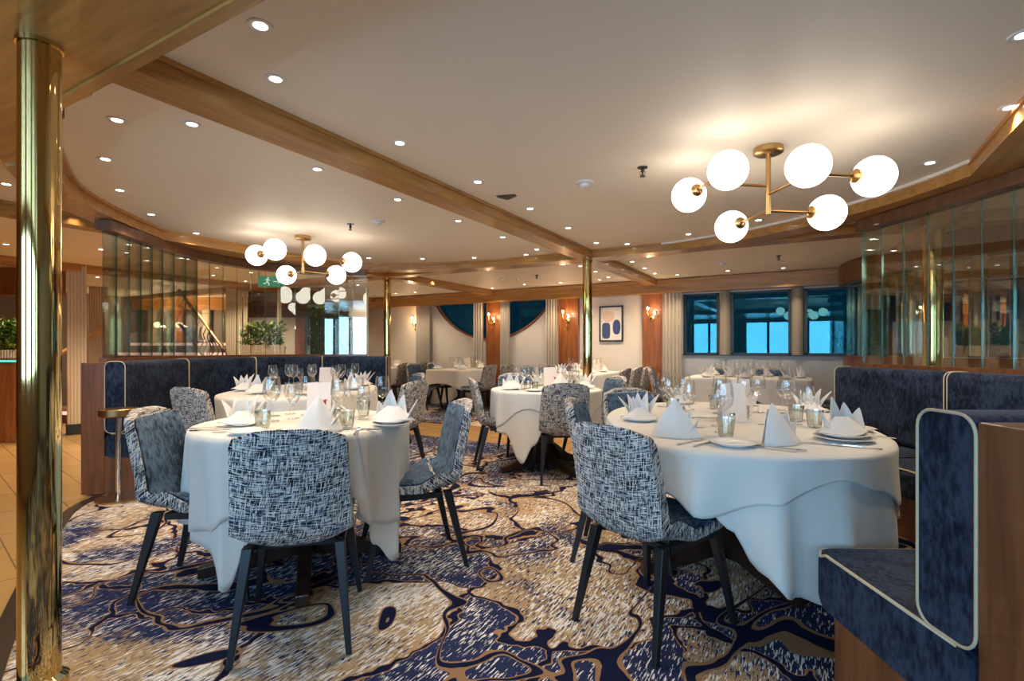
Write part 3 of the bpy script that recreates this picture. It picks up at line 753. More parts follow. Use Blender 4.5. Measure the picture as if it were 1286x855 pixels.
def mk_sail():
    m_ = MB()
    def sf(u, v, off):
        x = 2*u-1; a = lerp(R(200), R(340), u); r = .098*(1-v)**.85; z = .158*v
        ripple = (.030*(1-abs(2*u-.9))+.012*sin(14*u))*(1-v)*(v+.3)
        return (r*cos(a)*1.15 - .022*v + .02*v*v, (r+ripple)*sin(a)*.62 + .03*v, z + off*.0 + (.004 if off else 0))
    m_.solid(17, 14, lambda u, v: sf(u, v*.985, 1), lambda u, v: sf(u, v*.985, 0))
    petal(m_, (.03,.0,0), R(20), .25, .12, .05, .1); petal(m_, (-.01,.02,0), R(80), .1, .135, .055, .1); petal(m_, (.05,.0,0), R(-10), .4, .085, .05, .2)
    return m_.build('napkin', 'napkin_linen', None, smooth=35)
def mk_peak():
    m_ = MB()
    for (bx, a, ln, h, w) in ((-.02,100,.05,.15,.062),(.035,70,.12,.125,.055),(.07,20,.45,.10,.05),(-.06,150,.25,.09,.05)): petal(m_, (bx,0,0), R(a), ln, h, w, .12)
    def sk(u, v, off):
        a = lerp(R(180), R(360), u); r = lerp(.115, .03, v); return (r*cos(a), r*sin(a)*.7, .065*v + off + .004*sin(11*u)*(1-v))
    m_.solid(15, 7, lambda u, v: sk(u, v, .004), lambda u, v: sk(u, v, 0))
    return m_.build('napkin', 'napkin_linen', None, smooth=35)
def mk_menu(w=.125, h=.20):
    def f():
        T = thing('menu_card', '', 'menu'); 
        for k, sg in (('front_leaf', -1), ('back_leaf', 1)):
            m_ = MB(); y0, y1 = sg*.045, sg*.002
            m_.add([(-w/2,y0,0),(w/2,y0,0),(w/2,y1,h),(-w/2,y1,h),(-w/2,y0+sg*.002,0),(w/2,y0+sg*.002,0),(w/2,y1+sg*.002,h),(-w/2,y1+sg*.002,h)],
                   [(0,1,2,3),(7,6,5,4),(0,4,5,1),(3,2,6,7),(0,3,7,4),(1,5,6,2)]); m_.build(k, 'menu_card', T)
        return T
    return f
def mk_fork():
    m_ = MB(); zz = .004
    m_.add([(-.004,-.1,0),(.004,-.1,0),(.003,.03,0),(-.003,.03,0),(-.004,-.1,.003),(.004,-.1,.003),(.003,.03,.004),(-.003,.03,.004)], [(3,2,1,0),(4,5,6,7),(0,1,5,4),(1,2,6,5),(2,3,7,6),(3,0,4,7)])
    m_.box(-.011,.011,.03,.05,.002,.005)
    for x in (-.0095,-.0032,.0032,.0095): m_.box(x-.0015, x+.0015, .05, .09, .002, .004)
    return m_.build('fork', 'chrome', None)
def mk_knife():
    m_ = MB(); m_.box(-.005,.005,-.11,0,.0,.005); m_.prism([(-.006,0),(.004,0),(.009,.05),(.006,.09),(-.006,.11)], .001, .003)
    return m_.build('knife', 'chrome', None)
def mk_vase():
    T = thing('bud_vase', '', 'vase')
    MB().lathe([(0,.002),(.022,.002),(.024,.03),(.014,.055),(.016,.07),(.0145,.07),(.012,.055),(0,.01)], 20).build('vase_glass', 'stemware', T, smooth=180)
    MB().tube([(0,0,.02),(.004,.002,.06),(.012,0,.095)], .0022, 6).build('stem', 'leaf_dark', T)
    m_ = MB()
    for k in range(7): petal(m_, (.012,0,.09), k*.9, .45+.05*k, .028, .014, .2, .002)
    m_.build('flower', 'red_petal', T, smooth=60); return T
def mk_candle():
    T = thing('candle_holder', '', 'candle holder')
    MB().lathe([(0,.002),(.03,.002),(.032,.07),(.0305,.07),(.028,.008),(0,.008)], 24).build('glass_cup', 'tumbler_glass', T, smooth=60)
    MB().lathe([(0,.008),(.024,.008),(.024,.045),(0,.047)], 20).build('candle', 'candle_wax', T, smooth=40); return T
def mk_shaker():
    T = thing('salt_shaker', '', 'shaker')
    MB().lathe([(0,0),(.018,0),(.02,.02),(.014,.045),(0,.045)], 16).build('body', 'stemware', T, smooth=60)
    MB().lathe([(.0145,.044),(.015,.055),(.008,.062),(0,.063)], 16).build('cap', 'chrome', T, smooth=60); return T
NAMES = {'wine': ('wine_glass', 'wine glass'), }
def wine(X, t, k, big=True): return place('wine_a' if big else 'wine_b', mk_wine(.225,.044) if big else mk_wine(.185,.035), 'wine_glass', 'wine glass', X, t, k, 'tall stemmed wine glass' if big else 'smaller stemmed wine glass')
def tumbler(X, t, k): return place('tumbler', mk_tumbler, 'tumbler', 'tumbler', X, t, k, 'ribbed grey glass tumbler')
def plate(X, t, k, r=.085, z=0): return place('plate%.3f' % r, mk_plate(r), 'plate', 'plate', X, t, k, 'round white side plate' if r < .1 else ('round white dinner plate' if z == 0 else 'white plate stacked on another'), ZT+.006+z)
def napkin(X, t, k, kind='fan', rz=0, z=0):
    mk = {'fan': mk_fan, 'sail': mk_sail, 'peak': mk_peak}[kind]
    return place('napkin_'+kind, mk, 'napkin', 'napkin', X, t, k, {'fan': 'fan folded white napkin', 'sail': 'tall sail folded white napkin', 'peak': 'peaked white napkin'}[kind], ZT+.007+z, C30+rz)
def menu(X, t, k, rz=0): return place('menu', mk_menu(), 'menu_card', 'menu', X, t, k, 'blank folded menu card', None, C30+rz)
def fork(X, t, k, rz=0): return place('fork', mk_fork, 'fork', 'fork', X, t, k, 'silver fork', None, C30+rz)
def knife(X, t, k, rz=0): return place('knife', mk_knife, 'knife', 'knife', X, t, k, 'silver knife', None, C30+rz)

k = 'the front left table'
plate(-1.36,2.60,k,.085); napkin(-1.36,2.60,k,'fan',R(25),.012); plate(-.60,2.575,k,.10); plate(-.61,2.61,k,.10,.012); napkin(-.60,2.61,k,'peak',R(-10),.026)
plate(-.93,2.36,k,.09); napkin(-.90,2.40,k,'sail',R(15)); plate(-1.20,2.33,k,.08)
plate(-1.12,3.12,k,.09); napkin(-1.12,3.12,k,'peak',R(170),.012)
tumbler(-1.21,2.50,k); tumbler(-.80,2.50,k); tumbler(-.85,2.95,k); tumbler(-.98,2.62,k); tumbler(-1.40,2.85,k)
for (x, y) in ((-1.27,2.72),(-1.36,2.93),(-1.18,2.98),(-.90,2.68),(-.86,2.85),(-.75,2.98)): wine(x, y, k)
for (x, y) in ((-1.20,2.83),(-1.30,3.02),(-.80,2.78),(-1.02,3.04)): wine(x, y, k, False)
menu(-1.045,2.80,k,R(12))
place('vase', mk_vase, 'bud_vase', 'vase', -1.00,2.71,k,'small vase with a red flower', None, R(10)); place('candle', mk_candle, 'candle_holder', 'candle holder', -.93,2.63,k,'glass candle holder'); place('shaker', mk_shaker, 'salt_shaker', 'shaker', -.95,2.80,k,'glass salt shaker')
fork(-1.47,2.50,k,R(-70)); knife(-1.40,2.44,k,R(-68)); knife(-1.27,2.40,k,R(-62)); fork(-.80,2.36,k,R(10)); fork(-1.08,2.36,k,R(14)); knife(-.72,2.40,k,R(10)); fork(-.68,2.8,k,R(95)); knife(-.74,2.45,k,R(85))
k = 'the front right table'
plate(.68,2.76,k,.10); napkin(.68,2.76,k,'fan',R(10),.012); napkin(.72,2.26,k,'sail',R(-15)); plate(.88,2.05,k,.09)
napkin(1.085,2.10,k,'sail',R(25)); plate(1.40,2.17,k,.115); plate(1.41,2.19,k,.105,.012); napkin(1.41,2.21,k,'peak',R(15),.026)
napkin(1.83,3.17,k,'fan',R(-20)); plate(1.83,3.17,k,.1); napkin(1.17,3.6,k,'fan',R(20)); plate(1.17,3.6,k,.1); plate(1.60,2.42,k,.09); napkin(1.55,3.5,k,'peak',R(-10))
tumbler(.93,2.24,k); tumbler(.86,2.68,k); tumbler(1.48,2.52,k); tumbler(1.50,2.72,k); tumbler(.95,3.05,k); tumbler(1.30,3.3,k)
for (x, y) in ((.97,2.36),(.90,2.95),(1.05,3.15),(1.23,3.05),(1.55,2.9),(1.62,3.05),(1.48,3.1),(1.33,2.95),(1.0,3.4)): wine(x, y, k)
for (x, y) in ((1.02,2.55),(1.12,3.25),(1.38,3.2),(1.58,2.75),(1.40,3.45),(.98,2.85),(1.68,3.2)): wine(x, y, k, False)
menu(1.17,2.74,k,R(-4)); menu(1.38,3.12,k,R(15))
place('candle', mk_candle, 'candle_holder', 'candle holder', 1.28,2.85,k,'glass candle holder'); place('shaker', mk_shaker, 'salt_shaker', 'shaker', 1.12,2.62,k,'glass salt shaker')
for (x, y, r_) in ((.74,2.13,-50),(.79,2.09,-50),(1.33,2.02,55),(1.58,2.28,40)): fork(x, y, k, R(r_))
for (x, y, r_) in ((1.02,2.0,50),(.98,1.99,50),(1.28,2.06,60),(.82,2.56,-85),(.84,2.50,-85),(1.70,2.55,20),(1.35,2.6,85),(1.1,2.85,80)): knife(x, y, k, R(r_))
k = 'the centre table'
plate(0.0,4.82,k); napkin(.0,4.80,k,'peak',R(-10),.012); plate(.70,4.95,k); napkin(.70,4.95,k,'fan',0,.012); plate(.2,4.62,k); napkin(.45,4.72,k,'sail'); plate(.28,5.4,k); napkin(.28,5.4,k,'fan',R(180),.012)
menu(.37,5.0,k); place('vase', mk_vase, 'bud_vase', 'vase', .40,4.85,k,'small vase with a red flower'); place('candle', mk_candle, 'candle_holder', 'candle holder', .22,4.9,k,'glass candle holder')
for (x, y) in ((.12,4.85),(.17,5.0),(.05,5.1),(.25,5.15),(.52,4.95),(.6,5.12),(.50,5.2)): wine(x, y, k)
for (x, y) in ((.1,4.97),(.30,5.25),(.62,5.0),(.56,5.08)): wine(x, y, k, False)
tumbler(.14,4.74,k); tumbler(.55,4.8,k)
k = 'the left booth table'
for (x, y, kd, r_) in ((-2.45,4.72,'fan',20),(-2.16,4.4,'peak',0),(-1.50,4.85,'peak',-10),(-1.55,5.35,'fan',0),(-1.98,5.7,'fan',10)): plate(x, y, k); napkin(x, y, k, kd, R(r_), .012)
for (x, y) in ((-2.3,4.95),(-2.25,5.2),(-2.12,5.0),(-2.05,5.3),(-1.98,5.1),(-1.72,5.2),(-1.66,5.45),(-1.7,4.95)): wine(x, y, k)
for (x, y) in ((-2.35,5.1),(-2.12,5.15),(-1.75,5.05),(-1.6,5.1)): wine(x, y, k, False)
menu(-1.80,5.0,k); tumbler(-2.2,4.7,k); tumbler(-1.75,4.6,k); place('candle', mk_candle, 'candle_holder', 'candle holder', -2.0,4.85,k,'glass candle holder'); plate(-1.75,4.3,k)
def ab(a, b): return (.8660254*a + .5*b, -.5*a + .8660254*b)
def far_set(k, items, menus=(), ng=()):
    for i, (a, b) in enumerate(items): X, t_ = ab(a, b); plate(X, t_, k); napkin(X, t_, k, ('fan','peak')[i % 2], R(20*i), .012)
    for (a, b) in ng: X, t_ = ab(a, b); wine(X, t_, k, True)
    for (a, b) in menus: X, t_ = ab(a, b); menu(X, t_, k, R(10))
far_set('the round window table', [(-5.98,7.6),(-5.5,7.7),(-5.98,8.2),(-5.5,8.3)], [(-5.6,8.0)], [(-5.85,7.85),(-5.7,7.8),(-5.85,8.1),(-5.6,8.35),(-5.75,8.4)])
far_set('the table behind the centre column', [(-3.38,7.4),(-2.92,7.45),(-3.38,8.0),(-2.92,8.05)], [(-3.15,8.3)], [(-3.3,7.6),(-3.05,7.65),(-3.2,7.8),(-3.0,7.85),(-3.3,8.2),(-3.05,8.2)])
far_set('the window table', [(-1.2,7.35),(-.72,7.3),(-.25,7.35),(-1.2,7.9),(-.5,7.9),(-.1,7.75),(-.95,7.6)], [], [(-1.0,7.45),(-.85,7.6),(-.6,7.5),(-.45,7.6),(-.7,7.75),(-.3,7.6),(-1.1,7.6)])
far_set('the farthest left table', [(-7.95,7.6),(-7.55,7.65),(-7.55,8.2)], [], [(-7.8,7.8),(-7.65,7.9),(-7.8,8.1)])
for (desc, tk), lst in LOG.items():
    lst.sort(key=lambda o: screen_x(o.location))
    for i, o in enumerate(lst):
        o['label'] = '%s on %s' % (desc, tk) if len(lst) == 1 else '%s, %s from the left on %s' % (desc, ORD[i], tk)
        o['group'] = '%ss on %s' % (desc, tk)

# ------------------------------------------------------------------ booths
def rr(x0, x1, z0, z1, r, seg=4):       # rounded rectangle profile
    out = []
    for (cx, cz, a0) in ((x1-r, z0+r, -90), (x1-r, z1-r, 0), (x0+r, z1-r, 90), (x0+r, z0+r, 180)):
        for k in range(seg+1): a = R(a0 + 90*k/seg); out.append((cx + r*cos(a), cz + r*sin(a)))
    return out
def resample(path, n):
    L = [0]
    for i in range(1, len(path)): L.append(L[-1] + (path[i]-path[i-1]).length)
    out = []; j = 1
    for k in range(n):
        s = L[-1]*k/(n-1)
        while j < len(path)-1 and L[j] < s: j += 1
        u = (s - L[j-1])/max(L[j]-L[j-1], 1e-9); out.append(path[j-1].lerp(path[j], u))
    return out
def sub(path, u0, u1, n):
    q = resample(path, 401); a, b = round(u0*400), round(u1*400); return resample(q[a:b+1], n)
def sweep(path, prof, side):            # profile x measured inward (side = +1 left of travel)
    m_ = MB(); n = len(prof); rings = []
    for i, p in enumerate(path):
        a = path[max(i-1, 0)]; b = path[min(i+1, len(path)-1)]; tg = (b-a).normalized(); nr = Vector((-tg.y, tg.x))*side
        rings.append([(p.x + nr.x*x, p.y + nr.y*x, z) for x, z in prof])
    vs = [q for g in rings for q in g]
    fs = [(i*n+k, i*n+(k+1) % n, (i+1)*n+(k+1) % n, (i+1)*n+k) for i in range(len(path)-1) for k in range(n)]
    fs += [tuple(range(n-1, -1, -1)), tuple((len(path)-1)*n+k for k in range(n))]
    m_.add(vs, fs); return m_, rings
def booth(label, path, side, cuts, ztop, zseat=.475, depth=.58, back=.15, panel=.17, bull=.12, kick=.09, group='blue velvet banquettes'):
    T = thing('banquette', label, 'banquette', (0,0,0), 0, group)
    full = resample(path, 60)
    m_, _ = sweep(full, [(-panel,0),(0,0),(0,ztop-.012),(-panel,ztop-.012)], side); m_.build('back_panel', 'booth_wood', T, bevel=.006)
    m_, _ = sweep(full, [(0,.0),(depth-kick,0),(depth-kick,.30),(0,.30)], side); m_.build('base', 'booth_wood', T, bevel=.004)
    for (u0, u1) in cuts:
        g = .002; p = sub(path, u0+g*(u0 > 0), u1-g*(u1 < 1), 14)
        m_, rg = sweep(p, rr(.002, back, zseat+.005, ztop, .045, 5), side); c = m_.build('back_cushion', 'booth_velvet', T, smooth=50)
        for q in (rg[0], rg[-1]): MB().tube(q, .0042, 6, closed=True).build('piping', 'cream_piping', c, smooth=180)
        r0_, r1_ = (bull if u0 == 0 else 0), (bull if u1 == 1 else 0)
        q = sub(path, u0+g*(u0 > 0), u1-g*(u1 < 1), 60); L_ = sum((q[i+1]-q[i]).length for i in range(59)); pf = rr(.01, depth, .285, zseat, .05, 6)
        def dep(sv):
            d_ = depth
            for rad, e in ((r0_, sv), (r1_, L_-sv)):
                if rad and e < rad: d_ -= rad*.9*(1 - math.sqrt(max(1-((rad-e)/rad)**2, 0)))
            return d_/depth
        m_ = MB(); rg = []
        for i, pp in enumerate(q):
            a_ = q[max(i-1, 0)]; b_ = q[min(i+1, 59)]; tg = (b_-a_).normalized(); nr = Vector((-tg.y, tg.x))*side; e = dep(L_*i/59)
            rg.append([(pp.x+nr.x*x*e, pp.y+nr.y*x*e, z) for x, z in pf])
        n_ = len(pf); m_.add([w_ for g_ in rg for w_ in g_], [(i*n_+k, i*n_+(k+1) % n_, (i+1)*n_+(k+1) % n_, (i+1)*n_+k) for i in range(59) for k in range(n_)] + [tuple(range(n_-1, -1, -1)), tuple(59*n_+k for k in range(n_))])
        c = m_.build('seat_cushion', 'booth_velvet', T, smooth=50)
        line = [g_[10] for g_ in rg]
        if r0_: line = [rg[0][14], rg[0][13]] + line
        if r1_: line = line + [rg[-1][13], rg[-1][14]]
        MB().tube(line, .005, 6).build('piping', 'cream_piping', c, smooth=180)
    return T
bl = [W(*p) for p in ((-3.205,4.05),(-3.27,4.55),(-3.33,5.1),(-3.28,5.7),(-3.0,6.25),(-2.5,6.6),(-2.0,6.72),(-1.62,6.75))]
pathL = catmull([(p.x, p.y) for p in bl], 8)
booth('curved dark blue velvet banquette with wood end panel on the left', pathL, -1, [(0,.27),(.27,.55),(.55,.78),(.78,1)], 1.045)
br_ = [W(*p) for p in ((1.02,1.13),(1.6,1.12),(2.25,1.16),(2.65,1.4),(2.86,1.9),(2.92,2.6),(2.88,3.4),(2.79,4.2))]
pathR = catmull([(p.x, p.y) for p in br_], 8)
booth('curved dark blue velvet banquette closest to us at the right, wood end panel', pathR, 1, [(0,.36),(.36,.56),(.56,.79),(.79,1)], 1.0, .466, .675, .172, bull=.07, kick=.15)

# ------------------------------------------------------------------ glass screens on the booth backs
def screen(label, path, z0, z1, width, gname, head='fascia_wood', tilt=4):
    L = sum((path[i+1]-path[i]).length for i in range(len(path)-1)); n = max(2, round(L/width))
    q = resample(path, n+1); T = thing('glass_screen', label, 'glass screen', (q[0].x, q[0].y, 0), 0, gname); o = q[0]
    for i in range(n):
        a, b = q[i]-o, q[i+1]-o; d = (b-a).normalized(); nr = Vector((-d.y, d.x))*.005; mid = (a+b)/2; h = (b-a).length/2-.003
        ang = R(random.uniform(-tilt, tilt)*.25); d2 = Vector((d.x*cos(ang)-d.y*sin(ang), d.x*sin(ang)+d.y*cos(ang)))
        a, b = mid-d2*h, mid+d2*h; nr = Vector((-d2.y, d2.x))*.005
        m_ = MB(); m_.prism([tuple(a-nr), tuple(b-nr), tuple(b+nr), tuple(a+nr)], z0, z1); g = m_.build('glass_panel', 'panel_glass', T)
        e = MB(); e.box(-.0014,.0014,-.005,.005,z0,z1); eo = e.build('panel_edge', 'panel_edge', g); eo.location = (b.x, b.y, 0); eo.rotation_euler.z = atan2(d2.y, d2.x)
    f = [p-o for p in resample(path, 40)]
    MB().strip(offset(f, -.06), offset(f, .06), z1-.01, BZ+.002).build('top_track', head, T)
    MB().strip(offset(f, -.03), offset(f, .03), z0-.03, z0+.004).build('bottom_track', 'booth_wood', T)
    return T
def off_path(path, d): return offset(path, d)
sl = resample(off_path(resample(pathL, 80), .07), 80)
screen('curved screen of upright glass panels above the left booth', sl[2:74], 1.065, 2.11, .175, 'glass panel screens')
sr = resample(off_path(resample(pathR, 80), -.07), 80)
screen('curved screen of upright glass panels above the right booth', sr[40:], 1.02, 2.11, .2, 'glass panel screens')
# second drum of glass by the far right windows
dr = catmull([(3.0,5.5),(2.0,5.85),(1.35,6.3),(.85,7.2),(.52,8.0),(.45,8.42)], 8)
T = screen('curved glass screen with brown curved header by the far right windows', dr, 1.05, 2.02, .16, 'glass panel screens')
fd = [p-dr[0] for p in dr]
MB().strip(offset(fd, -.10), offset(fd, .10), 2.0, 2.27).build('header', 'fascia_wood', T)
MB().strip(offset(fd, -.05), offset(fd, .05), .0, 1.04).build('low_wall', 'booth_wood', T)

# ------------------------------------------------------------------ wall fittings
def curtain(x0, x1, label, z1=2.06):
    n = 40; wv = max(3, round((x1-x0)/.055))
    def fn(u, v, off): 
        x = lerp(x0, x1, u); return (x - x0, -.03*cos(2*pi*wv*u)*(.6+.4*(1-v)) + off, lerp(.02, z1, v))
    o = MB().solid(n*2, 6, lambda u, v: fn(u, v, 0), lambda u, v: fn(u, v, .006)).build('curtain', 'curtain_cloth', None, smooth=60)
    o.location = (x0, WY-.13, 0); tag(o, label, 'curtain', 'pleated beige curtains')
curtain(-2.10, -1.80, 'pleated grey beige curtain left of the square windows')
curtain(-7.36, -6.99, 'pleated beige curtain at the far left end of the round window wall')
curtain(-5.86, -5.63, 'pleated beige curtain left of the wood panel splitting the round window')
curtain(-5.23, -5.02, 'pleated beige curtain right of the wood panel splitting the round window')
curtain(-4.24, -4.03, 'pleated beige curtain at the right end of the round window')
def sconce(x, label, y=WY-.07):
    T = thing('wall_sconce', label, 'wall light', (x, y, 1.62), 0, 'brass wall sconces')
    MB().lathe([(0,0),(.045,0),(.045,.012),(.02,.022),(0,.022)], 20, (0,0,.03), (0,-1,0)).build('backplate', 'brass', T, smooth=40)
    for sx, zz in ((-.06,.16),(.05,.075)):
        MB().tube(catmull([(0,-.02,.03),(sx*.5,-.07,.0),(sx,-.09,zz-.06),(sx,-.09,zz)], 5), .006, 8).build('arm', 'brass', T, smooth=60)
        MB().lathe([(.012,0),(.03,.02),(.036,.05),(.05,.075),(.047,.075),(.034,.05),(.028,.02),(.012,.004)], 20, (sx,-.09,zz)).build('shade', 'stemware', T, smooth=180)
        MB().lathe([(0,.005),(.012,.012),(.022,.035),(.014,.055),(0,.06)], 14, (sx,-.09,zz)).build('bulb', 'sconce_glow', T, smooth=180)
    MB().lathe([(0,0),(.018,.02),(.006,.04),(.014,.06)], 14, (0,-.05,-.09)).build('finial', 'brass', T, smooth=180)
    l = bpy.data.lights.new('lamp', 'POINT'); l.energy = 6; l.color = (1,.66,.36); l.shadow_soft_size = .05
    lo = bpy.data.objects.new('lamp', l); COL.objects.link(lo); lo.parent = T; lo.location = (0,-.2,.14)
sconce(-2.28, 'brass wall sconce on the wood panel left of the square windows')
sconce(-3.83, 'brass wall sconce on the wood panel left of the centre brass column')
sconce(-5.43, 'brass wall sconce on the wood panel splitting the round window')
sconce(-7.47, 'brass wall sconce on the beige wall left of the far curtain', WY)
T = thing('framed_picture', 'framed abstract print with navy shapes on the beige wall', 'picture', (-3.025, WY-.012, 1.578))
MB().box(-.205,.205,-.008,.012,-.302,.302).build('sheet', 'picture_paper', T)
f = MB()
for (x0, x1, z0, z1) in ((-.215,.215,.29,.315),(-.215,.215,-.315,-.29),(-.215,-.193,-.3,.3),(.193,.215,-.3,.3)): f.box(x0, x1, -.024, .012, z0, z1)
f.build('frame', 'window_frame', T)
def blob(cx, cz, rx, rz_, m_, nm, y, n=3):
    pts = [(cx + rx*math.copysign(abs(cos(a))**(2/n), cos(a)), y, cz + rz_*math.copysign(abs(sin(a))**(2/n), sin(a))) for a in [2*pi*i/32 for i in range(32)]]
    MB().add(pts, [tuple(range(32))]).build(nm, m_, T, solidify=.001)
blob(-.05,.13,.11,.10,'picture_pink','print_shape',-.0095,2.2); blob(-.09,-.12,.075,.14,'picture_navy','print_shape',-.0095,4); blob(.10,-.06,.07,.13,'picture_navy','print_shape',-.0095,2.4)

# ------------------------------------------------------------------ drink stand at the end of the left booth
p = W(-3.0, 3.93); T = thing('drink_stand', 'slim brass pedestal stand with drum top at the left booth end', 'stand', (p.x, p.y, 0))
MB().lathe([(0,0),(.15,0),(.15,.012),(.02,.02),(0,.02)], 28).build('base', 'brass_satin', T, smooth=40)
MB().tube([(0,0,.015),(0,0,.63)], .02, 16).build('pole', 'chrome', T, smooth=50)
MB().lathe([(0,.63),(.11,.63),(.125,.64),(.125,.685),(.118,.69),(0,.69)], 36, rib=.012, ribn=18).build('drum_top', 'brass_satin', T, smooth=30)

# ------------------------------------------------------------------ lobby seen on the left
def px_at(px, t): return ((px-643)/647*t, t)
def pillar(n, px0, px1, t, z1=2.28, mtl='beige_panel', plinth=True):
    x0 = px_at(px0, t)[0]; x1 = px_at(px1, t)[0]; c = W((x0+x1)/2, t+.1); rz_ = C30 + atan2(-(x0+x1)/2, t)
    o = MB().box(-(x1-x0)/2, (x1-x0)/2, -.1, .1, -.01, z1).build('trim_%d' % n, mtl, None, loc=(c.x, c.y, 0), rz=rz_); o['kind'] = 'structure'
    if plinth: MB().box(-(x1-x0)/2-.012, (x1-x0)/2+.012, -.112, .1, -.01, .13).build('plinth', 'window_frame', o)
pillar(50, 79, 98, 6.9); pillar(51, 109, 128, 9.5); pillar(52, 281, 299, 9.2, plinth=False); pillar(53, 302, 307, 9.2, plinth=False); pillar(54, 345, 350, 9.0, plinth=False)
# grand stair: risers with lit nosings climbing away from us
sx0, sx1 = px_at(97, 8.4)[0], px_at(248, 8.4)[0]; c = W((sx0+sx1)/2, 8.0); hw = (sx1-sx0)/2
T = thing('staircase', 'wide stair with pink lit step edges behind the left glass screen', 'staircase', (c.x, c.y, 0), C30)
for i in range(7):
    y = .26*i; s_ = MB().box(-hw, hw, y, y+.3+(.9 if i == 6 else 0), 0 if i == 0 else .18*i-.02, .18*(i+1)).build('step', 'stair_tread', T)
    MB().box(-hw, hw, y-.012, y, .18*(i+1)-.065, .18*(i+1)-.012).build('step_light', 'strip_pink', s_)
rl = thing('stair_railing', 'dark scrolled iron stair railing with gold handrail behind the left glass', 'railing', (c.x, c.y, 0), C30)
rx0 = px_at(212, 9.2)[0]-(sx0+sx1)/2; rx1 = px_at(276, 8.6)[0]-(sx0+sx1)/2
MB().tube([(rx0,1.5,2.22),(rx1,.75,1.12)], .03, 10).build('handrail', 'brass_satin', rl, smooth=50)
MB().tube([(rx0,1.5,1.6),(rx1,.75,.5)], .02, 8).build('bottom_rail', 'iron', rl)
for i in range(13):
    u = i/12; x = lerp(rx0, rx1, u); y = lerp(1.5, .75, u); z = lerp(2.22, 1.12, u)
    pts = [(x + .035*sin(4*pi*v + i), y, z - .62*v) for v in [k_/10 for k_ in range(11)]]
    MB().tube(pts, .010, 6).build('baluster', 'iron', rl)
h2 = thing('stair_handrail', 'short gold handrail at the left foot of the stair', 'handrail', (c.x, c.y, 0), C30)
MB().tube([(-hw+.02,1.0,1.52),(-hw+.14,-.1,1.05)], .035, 10).build('rail', 'brass_satin', h2, smooth=50)
MB().tube([(-hw+.14,-.1,1.06),(-hw+.14,-.1,0)], .022, 10).build('post', 'brass_satin', h2, smooth=50)
# dark lobby back wall with doorways, columns and lamps
c = W(-7.4, 11.5); T0 = MB().box(-2.6, 2.6, 0, .15, -.01, CZ).build('wall_lobby', 'lobby_dark', None, loc=(c.x, c.y, 0), rz=C30); T0['kind'] = 'structure'
for i in range(9):
    x = -2.4 + .6*i; MB().box(x-.09, x+.09, -.05, 0, 0, 2.0).build('wall_strip', ('mullion','cherry_wood','beige_panel')[i % 3], T0)
MB().box(-2.6, 2.6, -.08, 0, 2.0, CZ).build('wall_frieze', 'beam_wood', T0)
for i, px in enumerate((120, 205, 232)):
    X, t_ = px_at(px, 11.2); p = W(X, t_); T = thing('lobby_lamp', ['lit wall lamp beside the left lobby pillar', 'amber lamp on the lobby wall above the stair', 'amber lamp nearest the iron railing in the lobby'][i], 'wall light', (p.x, p.y, 1.5 if i else 1.95), C30, 'lobby wall lamps')
    MB().lathe([(0,0),(.05,.02),(.06,.1),(.05,.1),(.04,.02)], 16).build('shade', 'brass_satin', T, smooth=60)
    bm_sphere(.05, (0,0,.1), 16, 10).build('bulb', 'sconce_glow', T, smooth=180)
    l = bpy.data.lights.new('lamp', 'POINT'); l.energy = 30; l.color = (1,.7,.4); l.shadow_soft_size = .06
    lo = bpy.data.objects.new('lamp', l); COL.objects.link(lo); lo.parent = T; lo.location = (0,-.15,.15)
# wall run behind the middle of the left screen, with niche and planter
c = W(-4.05, 9.6); TW = MB().box(-.85, 1.34, 0, .12, -.01, CZ).build('wall_niche', 'wall_paint', None, loc=(c.x, c.y, 0), rz=C30); TW['kind'] = 'structure'
MB().box(-.85, .55, -.03, 0, 1.72, CZ).build('wall_header', 'fascia_wood', TW)
MB().box(.02, .22, -.03, 0, 0, 1.75).build('wall_strip', 'cherry_wood', TW)
def foliage(m_, n, bx, by, bz, size, seed):
    rnd = random.Random(seed)
    for _ in range(n):
        p_ = Vector((rnd.uniform(-bx, bx), rnd.uniform(-by, by), rnd.uniform(0, bz))); a = rnd.uniform(0, 6.28); e = rnd.uniform(-.4, 1.1); L_ = size*rnd.uniform(.6, 1.2); w_ = L_*.22
        d = Vector((cos(a)*cos(e), sin(a)*cos(e), sin(e))); s_ = d.cross(Vector((0,0,1))).normalized(); u_ = s_.cross(d)
        m_.add([p_, p_+d*L_*.5+s_*w_+u_*.006, p_+d*L_, p_+d*L_*.5-s_*w_+u_*.006, p_+d*L_*.5-u_*.004], [(0,1,4),(1,2,4),(2,3,4),(3,0,4)])
    return m_
def planter(X, t, hx, z0, label, n, seed, ph=.35, mtl='leaf_green', box='beige_panel', zb=0):
    p = W(X, t); T = thing('planter', label, 'planter', (p.x, p.y, 0), C30, 'leafy planters')
    MB().box(-hx, hx, -.14, .14, 0, z0-zb).build('trough', box, T, bevel=.01); T.location.z = zb
    foliage(MB(), n, hx*.95, .13, ph, .12, seed).build('foliage', mtl, T, loc=(0,0,z0-zb-.03))
    foliage(MB(), n//3, hx*.95, .13, ph*.8, .12, seed+9).build('foliage', 'leaf_dark', T, loc=(0,0,z0-zb-.03))
X, t_ = px_at(330, 8.9); planter(X, t_, .34, 1.20, 'beige planter with spiky green leaves behind the left glass screen', 420, 3, .4)
X, t_ = px_at(4, 6.45); planter(X, t_, .30, 1.13, 'trough of light green leaves at the far left edge', 500, 5, .38, 'leaf_green', 'beige_panel', 1.02)
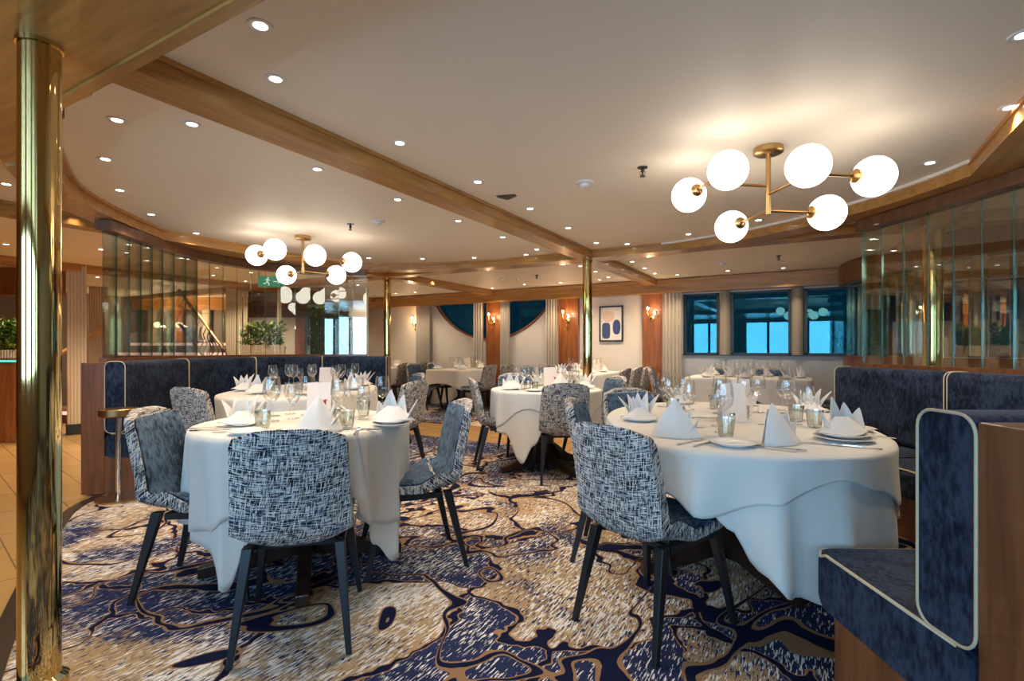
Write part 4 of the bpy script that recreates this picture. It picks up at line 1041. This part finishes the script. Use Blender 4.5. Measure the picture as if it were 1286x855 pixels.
# leafy mirror frame on the wall behind the screen
X, t_ = px_at(412, 9.45); p = W(X, t_); T = thing('leafy_mirror', 'tall mirror panes wreathed in ivy behind the left booth', 'mirror', (p.x, p.y, 1.0), C30)
mat('mirror_blue', (.25,.55,.68), .03, 1)
MB().box(-.38,.38,-.01,.02,0,.95).build('mirror_glass', 'mirror_blue', T)
foliage(MB(), 260, .40, .05, .9, .10, 12).build('ivy', 'leaf_dark', T)
# exit sign
X, t_ = px_at(341, 7.6); p = W(X, t_); T = thing('exit_sign', 'green lit exit sign with running figure hanging behind the left chandelier', 'sign', (p.x, p.y, 2.15), C30)
MB().box(-.19,.19,-.012,.012,-.10,.06).build('panel', 'sign_green', T)
MB().box(-.19,-.18,-.006,.006,.06,.13).box(.18,.19,-.006,.006,.06,.13).build('hanger', 'dark_metal', T)
sg = MB(); y0, y1 = -.016, -.0125
sg.lathe([(0,0),(.012,0),(.012,.003),(0,.003)], 12, (-.045,y1,.035), (0,-1,0))
def bar(x0, z0, x1, z1, w_=.007):
    d = Vector((x1-x0, z1-z0)).normalized(); n = Vector((-d.y, d.x))*w_
    q = [(x0-n.x, z0-n.y), (x1-n.x, z1-n.y), (x1+n.x, z1+n.y), (x0+n.x, z0+n.y)]
    sg.add([(x, y0, z) for x, z in q] + [(x, y1, z) for x, z in q], [(0,1,2,3),(7,6,5,4),(0,4,5,1),(1,5,6,2),(2,6,7,3),(3,7,4,0)])
bar(-.05,.018,-.06,-.025,.009); bar(-.06,-.025,-.03,-.045); bar(-.03,-.045,-.035,-.08); bar(-.06,-.025,-.085,-.05); bar(-.085,-.05,-.115,-.05); bar(-.052,.012,-.02,-.005); bar(-.052,.012,-.09,0)
bar(.03,-.02,.13,-.02); bar(.13,-.02,.1,.008); bar(.13,-.02,.1,-.048); sg.build('pictogram', 'sign_white', T)
# far left bar front and fascia
c = W(*px_at(2, 6.3)); o = MB().box(-.5, .42, 0, .3, -.01, 1.02).build('trim_60', 'cherry_wood', None, loc=(c.x, c.y, 0), rz=C30); o['kind'] = 'structure'
MB().box(-.5, .42, -.02, .0, .98, 1.0).build('trim_light', 'strip_teal', o)
c = W(*px_at(0, 7.2)); o = MB().box(-1.0, .75, 0, .2, 1.9, CZ).build('trim_61', 'cherry_wood', None, loc=(c.x, c.y, 0), rz=C30); o['kind'] = 'structure'
